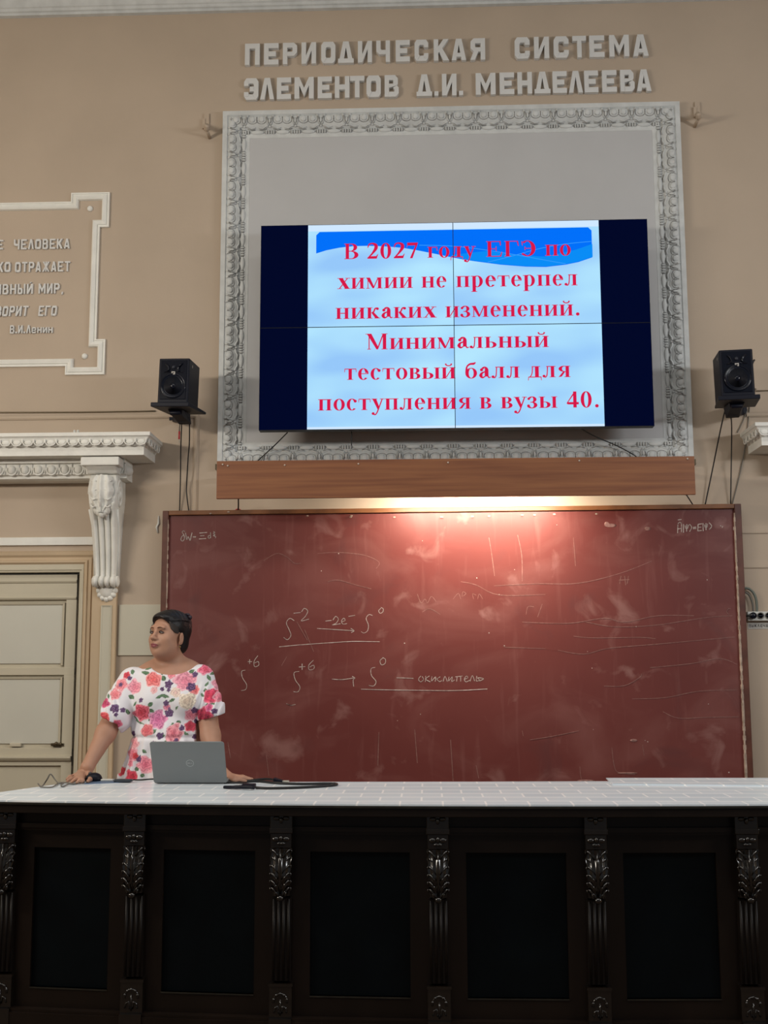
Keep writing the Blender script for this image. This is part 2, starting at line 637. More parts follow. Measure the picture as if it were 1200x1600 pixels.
q.tube([c + Vector((-0.04, -0.01, 0)), c + Vector((0.03, -0.01, 0.004))], 0.008)
q.ell(c + Vector((-0.005, -0.012, 0.006)), (0.012, 0.012, 0.012))
q.build('latch', M['brass'], DR, label='dark metal slide latch')
q = MB()
c = P(24, 1164, DY - 0.03)
q.box(c.x - 0.04, c.x + 0.035, c.y, c.y + 0.03, c.z - 0.012, c.z + 0.012)
q.build('latch_keeper', M['cream'], DR, bevel=0.004)

zf = DZ
fr = MB()
fr.sweep([(DX, 0.1), (DX, zf), (DX - 2.2, zf)], [(0.0, -0.05), (0.0, 0.0), (-0.004, 0.008), (-0.014, 0.010), (-0.018, 0.016), (-0.030, 0.016), (-0.034, 0.0), (-0.034, -0.05)], YW)
fr.build('trim_6', M['cream'], kind='structure')
ca = MB()
ca.sweep([(DX + 0.032, 0.1), (DX + 0.032, zf + 0.055), (DX - 2.2, zf + 0.055)], [(0.0, 0.0), (0.0, 0.012), (-0.012, 0.024), (-0.024, 0.024), (-0.03, 0.012), (-0.05, 0.012), (-0.056, 0.0)], YW)
fr = MB()
fr.box(DX - 2.2, DX + 0.03, YW - 0.012, YW, zf + 0.03, zf + 0.056)
fr.build('trim_12', M['cream'], kind='structure')
ca.build('trim_7', M['wallpaint'], kind='structure')

# pilaster under the scroll bracket with a pale inset strip
px0, px1 = P(146, 960, YW).x, P(184, 960, YW).x
pt = P(165, 880, YW).z
pil = MB()
pil.box(px0, px1, YW - 0.05, YW, 0.1, pt)
pil.build('trim_8', M['wallpaint'], kind='structure', bevel=0.004)
a, b = P(160.5, 948, YW - 0.05), P(173, 948, YW - 0.05)
st = MB()
st.box(a.x, b.x, YW - 0.053, YW - 0.045, 0.12, a.z)
st.sweep([(a.x, 0.12), (a.x, a.z), (b.x, a.z), (b.x, 0.12)], [(0, 0), (0, 0.006), (0.008, 0.010), (0.010, 0.0)], YW - 0.05)
st.build('trim_9', M['patch'], kind='structure')
zb1 = (P(60, 840, YW).z, P(60, 852.5, YW).z)
MB().box(-4.4, px0 + 0.01, YW - 0.02, YW, zb1[1], zb1[0]).build('trim_10', M['plaster'], kind='structure', bevel=0.004)
zb2 = (P(60, 862, YW).z, P(60, 868, YW).z)
MB().sweep([(-4.4, zb2[1]), (px0, zb2[1])], [(-0.03, 0), (0, 0.024), (0.02, 0.028), (0.03, 0)], YW).build('trim_11', M['wallpaint'], kind='structure')

# pale panel on the wall behind the woman
a, b = P(187, 945, YW), P(252, 1024, YW)
MB().box(a.x, b.x + 0.12, YW - 0.012, YW, b.z, a.z).build(
    'wall_panel', M['patch'], loc=(a.x, YW, b.z), bevel=0.002,
    label='pale grey square panel fixed to the wall left of the blackboard', cat='panel')

# ================================================================== LETTERS ON THE WALL
T = 0.31


def ring8(x0, z0, x1, z1, t, c, gap=None):
    """chamfered ring as quads; gap = list of side indices left open"""
    def octa(x0, z0, x1, z1, c):
        return [(x0 + c, z0), (x1 - c, z0), (x1, z0 + c), (x1, z1 - c), (x1 - c, z1), (x0 + c, z1), (x0, z1 - c), (x0, z0 + c)]
    o, i = octa(x0, z0, x1, z1, c), octa(x0 + t, z0 + t * 0.8, x1 - t, z1 - t * 0.8, max(0.02, c * 0.4))
    return [[o[k], o[(k + 1) % 8], i[(k + 1) % 8], i[k]] for k in range(8) if not gap or k not in gap]


def rc(x0, z0, x1, z1):
    return [(x0, z0), (x1, z0), (x1, z1), (x0, z1)]


def block(ch, t=T, bar=0.23):
    """block capital in a unit cell: list of convex polygons"""
    g = bar
    if ch == 'П':
        return [rc(0, 0, t, 1), rc(1 - t, 0, 1, 1), rc(t, 1 - g, 1 - t, 1)]
    if ch == 'Е':
        return [rc(0, 0, t, 1), rc(t, 1 - g, 1, 1), rc(t, 0, 1, g), rc(t, 0.5 - g / 2, 0.82, 0.5 + g / 2)]
    if ch in ('Р', 'Я'):
        q = [rc(0, 0, t, 1), [(t, 1), (t, 1 - g), (0.66, 1 - g), (0.78, 1)], [(0.78, 1), (0.66, 1 - g), (1 - t, 0.76), (1, 0.86)],
             [(1, 0.86), (1 - t, 0.76), (1 - t, 0.64), (1, 0.54)], [(1, 0.54), (1 - t, 0.64), (0.66, 0.58), (0.78, 0.38)], [(0.78, 0.38), (0.66, 0.58), (t, 0.58), (t, 0.38)]]
        if ch == 'Я':
            q.append([(0.45, 0.42), (0.78, 0.42), (1.03, 0), (0.72, 0)])
            q = [[(1 - x, z) for x, z in p] for p in q]
        return q
    if ch in ('И', 'Й'):
        q = [rc(0, 0, t, 1), rc(1 - t, 0, 1, 1), [(t, 0.0), (t, 0.38), (1 - t, 1), (1 - t, 0.62)]]
        if ch == 'Й':
            q.append([(0.42, 1.06), (0.58, 1.06), (0.8, 1.18), (0.62, 1.2)])
        return q
    if ch == 'О':
        return ring8(0, 0, 1, 1, t, 0.16)
    if ch == 'С':
        q = ring8(0, 0, 1, 1, t, 0.16, gap=[2])
        return q + [rc(1 - t, 0.16, 1, 0.36), rc(1 - t, 0.64, 1, 0.84)]
    if ch == 'Э':
        q = [[(1 - x, z) for x, z in p] for p in block('С', t, g)]
        return q + [rc(0.4, 0.5 - g / 2, 1 - t, 0.5 + g / 2)]
    if ch in ('Д', 'А', 'Л'):
        s = t * 1.0
        q = [[(0, 0), (s, 0), (0.5, 0.72), (0.5 - s * 0.62, 1)], [(1 - s, 0), (1, 0), (0.5 + s * 0.62, 1), (0.5, 0.72)], [(0.5, 0.72), (0.5 + s * 0.62, 1), (0.5 - s * 0.62, 1)]]
        if ch == 'А':
            q.append(rc(s * 0.9, 0.16, 1 - s * 0.9, 0.34))
        if ch == 'Д':
            q.append(rc(-0.04, 0, 1.04, 0.2))
        return q
    if ch == 'Ч':
        return [rc(1 - t, 0, 1, 1), [(0, 1), (t, 1), (t, 0.62), (0, 0.5)], [(0, 0.5), (t, 0.62), (0.4, 0.56), (0.2, 0.36)], [(0.2, 0.36), (0.4, 0.56), (1 - t, 0.56), (1 - t, 0.36)]]
    if ch == 'К':
        return [rc(0, 0, t, 1), [(t, 0.36), (t, 0.66), (1 - t * 1.1, 1), (1, 1), (0.55, 0.55)], [(t, 0.5), (0.52, 0.64), (1.04, 0), (1 - t * 1.15, 0)]]
    if ch == 'Т':
        return [rc(0, 1 - g, 1, 1), rc(0.5 - t / 2, 0, 0.5 + t / 2, 1 - g)]
    if ch == 'М':
        s = t * 0.8
        return [rc(0, 0, s, 1), rc(1 - s, 0, 1, 1), [(s, 1), (s, 0.62), (0.5, 0.12), (0.5, 0.5)], [(1 - s, 1), (0.5, 0.5), (0.5, 0.12), (1 - s, 0.62)]]
    if ch == 'Н':
        return [rc(0, 0, t, 1), rc(1 - t, 0, 1, 1), rc(t, 0.5 - g / 2, 1 - t, 0.5 + g / 2)]
    if ch == 'н':
        return [rc(0, 0, t, 0.72), rc(1 - t, 0, 1, 0.72), rc(t, 0.3, 1 - t, 0.46)]
    if ch == 'и':
        return [rc(0, 0, t, 0.72), rc(1 - t, 0, 1, 0.72), [(t, 0.0), (t, 0.25), (1 - t, 0.72), (1 - t, 0.47)]]
    if ch == 'е':
        return [[(x, z) for x, z in p] for p in ring8(0, 0, 1, 0.72, t * 0.8, 0.16, gap=[2])] + [rc(t * 0.7, 0.32, 1, 0.43), rc(1 - t * 0.8, 0.40, 1, 0.58)]
    if ch == 'В':
        return [rc(0, 0, t, 1)] + [[(x, z) for x, z in p] for p in (
            [(t, 1), (t, 1 - g), (0.6, 1 - g), (0.74, 1)], [(0.74, 1), (0.6, 1 - g), (0.92 - t, 0.76), (0.94, 0.84)], [(0.94, 0.84), (0.92 - t, 0.76), (0.92 - t, 0.66), (0.94, 0.6)],
            [(0.94, 0.6), (0.92 - t, 0.66), (0.6, 0.6), (t, 0.6), (t, 0.42), (0.86, 0.51)], [(0.86, 0.51), (0.6, 0.42), (1 - t, 0.34), (1, 0.42)],
            [(1, 0.42), (1 - t, 0.34), (1 - t, 0.25), (1, 0.16)], [(1, 0.16), (1 - t, 0.25), (0.66, g), (0.8, 0)], [(0.8, 0), (0.66, g), (t, g), (t, 0)])]
    if ch == 'Ж':
        return [rc(0.5 - t / 3, 0, 0.5 + t / 3, 1), [(0.04, 1), (0.24, 1), (0.5, 0.6), (0.5, 0.36)], [(0.96, 1), (0.5, 0.36), (0.5, 0.6), (0.76, 1)],
                [(0, 0), (0.2, 0), (0.5, 0.46), (0.5, 0.66)], [(1, 0), (0.5, 0.66), (0.5, 0.46), (0.8, 0)]]
    if ch == 'Г':
        return [rc(0, 0, t, 1), rc(t, 1 - g, 1, 1)]
    if ch == 'Ы':
        s = t * 0.75
        return [rc(0, 0, s, 1), rc(1 - s, 0, 1, 1), [(s, 0.6), (s, 0.44), (0.44, 0.44), (0.54, 0.6)], [(0.54, 0.6), (0.4, 0.44), (0.44, 0.16), (0.64, 0.48)],
                [(0.64, 0.48), (0.44, 0.4), (0.44, 0.16), (0.64, 0.1)], [(0.64, 0.1), (0.44, 0.16), (0.54, 0)], [(s, 0.16), (s, 0), (0.54, 0), (0.44, 0.16)]]
    if ch == '.':
        return [rc(0, 0, 1, 0.2)]
    if ch == ',':
        return [[(0.2, -0.12), (0.6, -0.12), (1, 0.14), (0.4, 0.14)]]
    return [rc(0, 0, 1, 1)]


ORD = ['first', 'second', 'third', 'fourth', 'fifth', 'sixth', 'seventh', 'eighth', 'ninth', 'tenth', 'eleventh', 'twelfth', 'thirteenth']


def put_letters(chars, spans, zb_l, zb_r, h, depth, word, group, t=T, bar=0.23, lean=0.0):
    """chars at pixel spans, straight baseline between two heights"""
    y1 = YW
    yf = YW - depth
    ypx = 0
    X0, X1 = spans[0][0], spans[-1][1]
    for i, (ch, (xa, xb)) in enumerate(zip(chars, spans)):
        zz = zb_l + (zb_r - zb_l) * ((xa - X0) / max(1e-6, X1 - X0))
        w = xb - xa
        b = MB()
        for ip, poly in enumerate(block(ch, t, bar)):
            b.prism([(xa + x * w + lean * z * h, zz + z * h - 0.0003 * ip) for x, z in poly], yf - 0.0005 * ip, y1)
        kindw = {'.': 'full stop', ',': 'comma'}.get(ch, 'letter ' + ch)
        b.build('wall_letter', M['letter'], loc=((xa + xb) / 2, YW, zz),
                label='raised white %s, %s sign of %s' % (kindw, ORD[i], word), cat='letter', group=group)


def spans_px(lst, y, dep=0.025):
    return [(P(a, y, YW - dep).x, P(b, y, YW - dep).x) for a, b in lst]


k1, k2 = 3.636, 3.529
r1 = [(370 + a / k1, 370 + b / k1) for a, b in ((47, 130), (155, 237), (262, 342), (368, 450), (480, 560), (579, 661), (688, 768), (793, 870), (903, 983), (1010, 1088), (1119, 1203))]
r1 += [(690 + a / k2, 690 + b / k2) for a, b in ((55, 135), (160, 240))]
r1b = [(690 + a / k2, 690 + b / k2) for a, b in ((403, 485), (510, 592), (618, 700), (722, 797), (815, 897), (925, 1033), (1055, 1140))]
zr1 = [P(384, 102, YW - 0.025).z, P(1013, 87.8, YW - 0.025).z]
zm1 = sum(zr1) / 2
h1 = (P(384, 70, YW - 0.025).z - zr1[0] + P(1010, 53, YW - 0.025).z - zr1[1]) / 2
put_letters('ПЕРИОДИЧЕСКАЯ', spans_px(r1, 85), zm1, zm1, h1, 0.03, 'the long first word in the upper title row', 'plaster letters of the title')
put_letters('СИСТЕМА', spans_px(r1b, 75), zm1, zm1, h1, 0.03, 'the second word in the upper title row', 'plaster letters of the title')
r2 = [(370 + a / k1, 370 + b / k1) for a, b in ((42, 123), (133, 213), (228, 308), (328, 437), (460, 540), (557, 640), (643, 725), (737, 818), (840, 920))]
r2b = [(370 + 1024 / k1, 370 + 1106 / k1), (370 + 1122 / k1, 370 + 1145 / k1), (690 + 2 / k2, 690 + 82 / k2), (690 + 95 / k2, 690 + 118 / k2)]
r2c = [(690 + a / k2, 690 + b / k2) for a, b in ((188, 297), (320, 400), (418, 498), (515, 596), (612, 690), (700, 778), (787, 863), (885, 965), (985, 1063), (1075, 1155))]
zr2 = [P(384, 157, YW - 0.025).z, P(1016, 142, YW - 0.025).z]
zm2 = sum(zr2) / 2
put_letters('ЭЛЕМЕНТОВ', spans_px(r2, 138), zm2, zm2, h1, 0.03, 'the first word in the lower title row', 'plaster letters of the title')
put_letters('Д.И.', spans_px(r2b, 132), zm2, zm2, h1, 0.03, 'the initials in the lower title row', 'plaster letters of the title')
put_letters('МЕНДЕЛЕЕВА', spans_px(r2c, 128), zm2, zm2, h1, 0.03, 'the last word in the lower title row', 'plaster letters of the title')


def quote(chars, a, b, py_base, hpx, word, t=0.25, skip=(), lean=0.0, wide=None):
    """evenly spaced quote letters between pixels a and b"""
    kq = 9.23
    z = P((a + b) / 2, py_base, YW - 0.012).z
    h = hpx * 0.00424
    ws = [{'М': 1.25, 'Ж': 1.35, 'Ы': 1.25, '.': 0.35, ',': 0.4}.get(c, 1.0) for c in chars]
    gap = 0.28
    tot = sum(ws) + gap * (len(ws) - 1)
    u = (P(b, py_base, YW).x - P(a, py_base, YW).x) / tot
    x = P(a, py_base, YW).x
    sp = []
    for w in ws:
        sp.append((x, x + w * u))
        x += (w + gap) * u
    put_letters(chars, sp, z, z + 0.0, h, 0.014, word, 'plaster letters of the quotation', t=t, bar=0.15, lean=lean)


quote('Е', -3, 5.5, 389.5, 16, 'the cut-off word in the first quotation line')
quote('ЧЕЛОВЕКА', 22.5, 109.5, 389, 17, 'the last word in the first quotation line')
quote('КО', -3, 17, 425, 17, 'the cut-off word in the second quotation line')
quote('ОТРАЖАЕТ', 24.5, 110, 424.5, 17, 'the last word in the second quotation line')
quote('ИВНЫЙ', -7, 52, 459.5, 17, 'the cut-off word in the third quotation line')
quote('МИР,', 61, 99.5, 458.5, 17, 'the last word in the third quotation line')
quote('ВОРИТ', -6, 43.5, 494, 17, 'the cut-off word in the fourth quotation line', lean=0.1)
quote('ЕГО', 60.5, 88.5, 493.5, 17, 'the last word in the fourth quotation line', lean=0.08)
quote('В.И.Ленин', 16.5, 83, 520.5, 13.5, 'the small signature line of the quotation', t=0.24)

# ================================================================== QUOTATION BORDER
BY = YW
X = {}
xA = P(112, 310, BY).x
xA2 = P(103, 580, BY).x
xs = (xA + xA2) / 2
xo = (P(172.5, 302, BY).x + P(163.7, 586, BY).x) / 2
xi = (P(157, 356, BY).x + P(151, 531, BY).x) / 2
zt1, zt2 = P(60, 317.5, BY).z, P(145, 302.3, BY).z
zm_t, zm_b = P(160, 356, BY).z, P(158, 531, BY).z
zb1_, zb2_ = P(60, 573.5, BY).z, P(140, 586, BY).z
path = [(-4.4, zt1), (xs, zt1), (xs, zt2), (xo, zt2), (xo, zm_t), (xi, zm_t), (xi, zm_b), (xo, zm_b), (xo, zb2_), (xs, zb2_), (xs, zb1_), (-4.4, zb1_)]
# small outline corrections so that the corner squares step in and out
QB = thing('plaster_border', 'white stepped plaster border around the quotation on the left wall area', 'plaster border', (xo - 0.5, YW, zb2_))
b = MB()
w = 0.054
b.sweep(path, [(0.0, 0.0), (0.0, 0.018), (-0.009, 0.018), (-0.011, 0.012), (-0.016, 0.012), (-0.019, 0.02), (-0.04, 0.028), (-0.05, 0.02), (-w, 0.0)], BY)
b.build('moulding', M['plaster'], QB)
for px, py in ((141, 326.5), (132.5, 557)):
    c = P(px, py, YW)
    MB().lathe([(0.021, 0.0), (0.020, -0.008), (0.015, -0.016), (0.008, -0.020), (0.001, -0.021)], (c.x, YW, c.z), 'y', 18).build('stud', M['plaster'], QB)

# ================================================================== BIG ORNATE PLASTER FRAME
fx0, fx1 = -1.400, 1.763
fz0, fz1 = 2.795, 5.332
FR = thing('plaster_surround', 'large ornate white plaster frame with leaf pattern around the screens', 'frame', (0.18, YW, fz0))
prof = [(0.0, 0.0), (0.0, 0.052), (-0.032, 0.055), (-0.038, 0.045), (-0.05, 0.055), (-0.075, 0.053), (-0.105, 0.036), (-0.122, 0.022), (-0.128, 0.015), (-0.162, 0.015), (-0.17, 0.012), (-0.185, 0.010), (-0.188, 0.003)]
b = MB()
fpath = [(fx0, fz0), (fx0, fz1), (fx1, fz1), (fx1, fz0)]
b.sweep(fpath, [(u, d) for u, d in prof], YW, closed=True)
b.build('moulding', M['plaster_grey'], FR)
MB().box(fx0 + 0.15, fx1 - 0.15, YW - 0.008, YW + 0.001, fz0 + 0.15, fz1 - 0.15).build('back_panel', M['panelwhite'], FR)


def arc(cx, cz, rx, rz, a0, a1, n=8):
    return [(cx + rx * math.cos(a0 + (a1 - a0) * i / n), cz + rz * math.sin(a0 + (a1 - a0) * i / n)) for i in range(n + 1)]


def frame_orn(side):
    """leaf-and-dart relief with a bead row, repeated along one side; s runs along the side, u inwards from the outer edge"""
    mb, bd, gv = MB(), MB(), MB()
    if side in 'tb':
        L = fx1 - fx0
        o = lambda s, u, d: (fx0 + s, YW - d, (fz1 - u) if side == 't' else (fz0 + u))
    else:
        L = fz1 - fz0
        o = lambda s, u, d: ((fx0 + u) if side == 'l' else (fx1 - u), YW - d, fz0 + s)
    n = int(round((L - 0.30) / 0.175))
    step = (L - 0.30) / n

    def dep(u):
        us = [-q[0] for q in prof]
        ds = [q[1] for q in prof]
        return float(np.interp(u, us[1:], ds[1:]))

    for i in range(n + 1):
        s0 = 0.15 + i * step
        # dart: small calyx with two uprights
        for sg in (-1, 1):
            pts = [(s0 + sg * 0.024, 0.048), (s0 + sg * 0.016, 0.070), (s0 + sg * 0.014, 0.088), (s0 + sg * 0.006, 0.104)]
            mb.tube([o(s, u, dep(u) + 0.003) for s, u in pts], [0.008, 0.006, 0.006, 0.005], 6)
            mb.ell(o(s0 + sg * 0.025, 0.046, dep(0.046) + 0.004), (0.008, 0.006, 0.008), nu=8, nv=6)
            # U-shaped leaf lobe hanging next to the dart
            pts = [(s0 + sg * (0.058 + 0.034 * math.cos(w_)), 0.074 + 0.022 * math.sin(w_)) for w_ in np.linspace(math.pi * 1.05 - 0.0, -0.15 * math.pi, 9)]
            pts = [(s0 + sg * 0.026, 0.052)] + pts + [(s0 + sg * 0.088, 0.052)]
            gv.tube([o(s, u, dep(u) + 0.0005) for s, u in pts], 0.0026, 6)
            mb.ell(o(s0 + sg * 0.057, 0.066, dep(0.066)), (0.022, 0.008, 0.022), nu=10, nv=6)
            # foot curls
            pts = [(s0 + sg * 0.010, 0.108), (s0 + sg * 0.03, 0.112), (s0 + sg * 0.05, 0.122), (s0 + sg * 0.078, 0.118)]
            mb.tube([o(s, u, dep(u) + 0.003) for s, u in pts], [0.007, 0.006, 0.005, 0.003], 6)
        mb.ell(o(s0, 0.078, dep(0.078) + 0.004), (0.009, 0.008, 0.020) if side in 'tb' else (0.020, 0.008, 0.009), nu=8, nv=6)
        mb.ell(o(s0, 0.112, dep(0.112) + 0.004), (0.010, 0.008, 0.008), nu=8, nv=6)
        for sg in (-1, 1):
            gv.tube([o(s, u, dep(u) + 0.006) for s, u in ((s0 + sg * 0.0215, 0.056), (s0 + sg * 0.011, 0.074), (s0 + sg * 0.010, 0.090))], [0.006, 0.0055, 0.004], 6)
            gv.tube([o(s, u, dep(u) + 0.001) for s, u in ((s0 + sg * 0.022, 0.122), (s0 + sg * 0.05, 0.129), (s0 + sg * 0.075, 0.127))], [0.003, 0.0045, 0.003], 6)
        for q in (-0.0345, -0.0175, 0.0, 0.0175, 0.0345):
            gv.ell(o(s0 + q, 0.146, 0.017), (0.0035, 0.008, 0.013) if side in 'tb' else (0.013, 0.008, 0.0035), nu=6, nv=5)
        # bead and reel row along the inner edge
        for q in (-0.026, -0.009, 0.009, 0.026):
            r = (0.0065, 0.011, 0.017) if side in 'tb' else (0.017, 0.011, 0.0065)
            bd.ell(o(s0 + q, 0.146, 0.016), r, nu=8, nv=6)
        if i < n:
            r = (0.050, 0.011, 0.016) if side in 'tb' else (0.016, 0.011, 0.050)
            bd.ell(o(s0 + step / 2, 0.146, 0.016), r, nu=10, nv=8)
    return mb, bd, gv


for sd in 'tlr' + 'b':
    a_, b_, g_ = frame_orn(sd)
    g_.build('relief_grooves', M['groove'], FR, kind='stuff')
    a_.build('leaf_relief', M['plaster_grey'], FR)
    b_.build('bead_row', M['plaster_grey'], FR)

# ------------------------------------------------------------------ little hooks beside the frame top
for px, py, sg, lab in ((326, 200, -1, 'small tan hook bracket on the wall left of the plaster frame top'),
                        (1087, 182, 1, 'small tan hook bracket on the wall right of the plaster frame top')):
    c = P(px, py, YW)
    q = MB()
    g = 0.0042
    q.box(c.x - 0.018 + sg * 0.012, c.x + 0.016 + sg * 0.012, YW - 0.014, YW, c.z - 0.02, c.z + 0.10)
    q.box(c.x - 0.030 + sg * 0.012, c.x - 0.010 + sg * 0.012, YW - 0.020, YW, c.z - 0.01, c.z + 0.06)
    q.tube(smooth_path([(c.x + sg * 0.012, YW - 0.0, c.z + 0.02), (c.x + sg * 0.005, YW - 0.06, c.z - 0.03), (c.x - sg * 0.012, YW - 0.12, c.z - 0.07), (c.x - sg * 0.02, YW - 0.16, c.z - 0.06)]), 0.016, 8)
    q.tube([(c.x - sg * 0.01, YW - 0.125, c.z - 0.07), (c.x - sg * 0.01, YW - 0.005, c.z - 0.075)], 0.012, 8)
    q.build('hook_bracket', M['wall'], loc=(c.x, YW, c.z - 0.08), label=lab, cat='bracket', group='hook brackets beside the frame')
# ================================================================== VIDEO WALL
SY = 7.28
sx0, sx1 = -1.083, 1.459
sz0, sz1 = 2.998, 4.382
scx = (sx0 + sx1) / 2
scz = P(708, 508.3, SY).z


def slide_x(px):
    return P(px, 508, SY).x


cx0 = (P(481.5, 352, SY).x + P(479.7, 670, SY).x) / 2       # edges of the lit slide
cx1 = (P(937.5, 344, SY).x + P(942.5, 665, SY).x) / 2


def slide_bg():
    mt = emit('slide_background', (0.4, 0.7, 1, 1), 1.0)
    nt = mt.node_tree
    b = nt.nodes['Principled BSDF']
    tc = nt.nodes.new('ShaderNodeTexCoord')
    mp = nt.nodes.new('ShaderNodeMapping')
    mp.inputs['Scale'].default_value = (0.8, 1, 1.9)
    n = nt.nodes.new('ShaderNodeTexNoise')
    n.inputs['Scale'].default_value = 1.7
    n.inputs['Detail'].default_value = 1.5
    r = nt.nodes.new('ShaderNodeValToRGB')
    r.color_ramp.elements[0].position = 0.36
    r.color_ramp.elements[1].position = 0.62
    r.color_ramp.elements[0].color = srgb(150, 200, 250)
    r.color_ramp.elements[1].color = srgb(180, 231, 255)
    nt.links.new(tc.outputs['Object'], mp.inputs['Vector'])
    nt.links.new(mp.outputs['Vector'], n.inputs['Vector'])
    nt.links.new(n.outputs['Fac'], r.inputs['Fac'])
    nt.links.new(r.outputs['Color'], b.inputs['Emission Color'])
    return mt


M['slide'] = slide_bg()
M['navy'] = emit('dark_navy_pixels', srgb(0, 6, 38), 1.0)
M['glow'] = emit('white_pixels', srgb(208, 232, 255), 1.0)
M['blueband'] = emit('blue_pixels', srgb(0, 112, 250), 1.0)
M['blueband2'] = emit('lighter_blue_pixels', srgb(8, 140, 246), 1.0)
M['blueline'] = emit('pale_blue_pixels', srgb(60, 160, 252), 1.0)
M['textred'] = emit('red_pixels', srgb(214, 24, 72), 1.0)
M['textedge'] = emit('grey_violet_pixels', srgb(120, 100, 150), 1.0)


# ---- serif letters: polygons in units of the x-height
ST, HR = 0.27, 0.062


def srect(x0, z0, x1, z1):
    return [(x0, z0), (x1, z0), (x1, z1), (x0, z1)]


def serif(x0, x1, z, up):
    e = 0.11
    return [srect(x0 - e, z, x1 + e, z + 0.055)] if up else [srect(x0 - e, z - 0.055, x1 + e, z)]


def stem(x, z0, z1, w=ST, top=True, bot=True):
    q = [srect(x, z0, x + w, z1)]
    if bot:
        q += serif(x, x + w, z0, True)
    if top:
        q += serif(x, x + w, z1, False)
    return q


def ring(cx, cz, rx, rz, a0=0.0, a1=360.0, tw=ST, th=HR, n=28):
    q = []
    for i in range(n):
        u, v = math.radians(a0 + (a1 - a0) * i / n), math.radians(a0 + (a1 - a0) * (i + 1) / n)
        p = lambda a, ix, iz: (cx + (rx - ix) * math.cos(a), cz + (rz - iz) * math.sin(a))
        q.append([p(u, 0, 0), p(v, 0, 0), p(v, tw, th), p(u, tw, th)])
    return q


def dot(cx, cz, r, n=14):
    return [[(cx + r * math.cos(2 * math.pi * i / n), cz + r * math.sin(2 * math.pi * i / n)) for i in range(n)]]


def diag(x0, z0, x1, z1, w):
    return [[(x0, z0), (x0 + w, z0), (x1 + w, z1), (x1, z1)]]


def curve(pts, ws):
    pts = [Vector((a, b)) for a, b in pts]
    q = []
    P2 = []
    n = len(pts)
    sp = smooth_path([(p.x, p.y, 0) for p in pts], 5)
    for i, p in enumerate(sp):
        t = (sp[min(i + 1, len(sp) - 1)] - sp[max(i - 1, 0)])
        t.normalize()
        w = float(np.interp(i / 5, range(n), ws)) / 2
        P2.append(((p.x - t.y * w, p.y + t.x * w), (p.x + t.y * w, p.y - t.x * w)))
    for a, b in zip(P2[:-1], P2[1:]):
        q.append([a[0], a[1], b[1], b[0]])
    return q


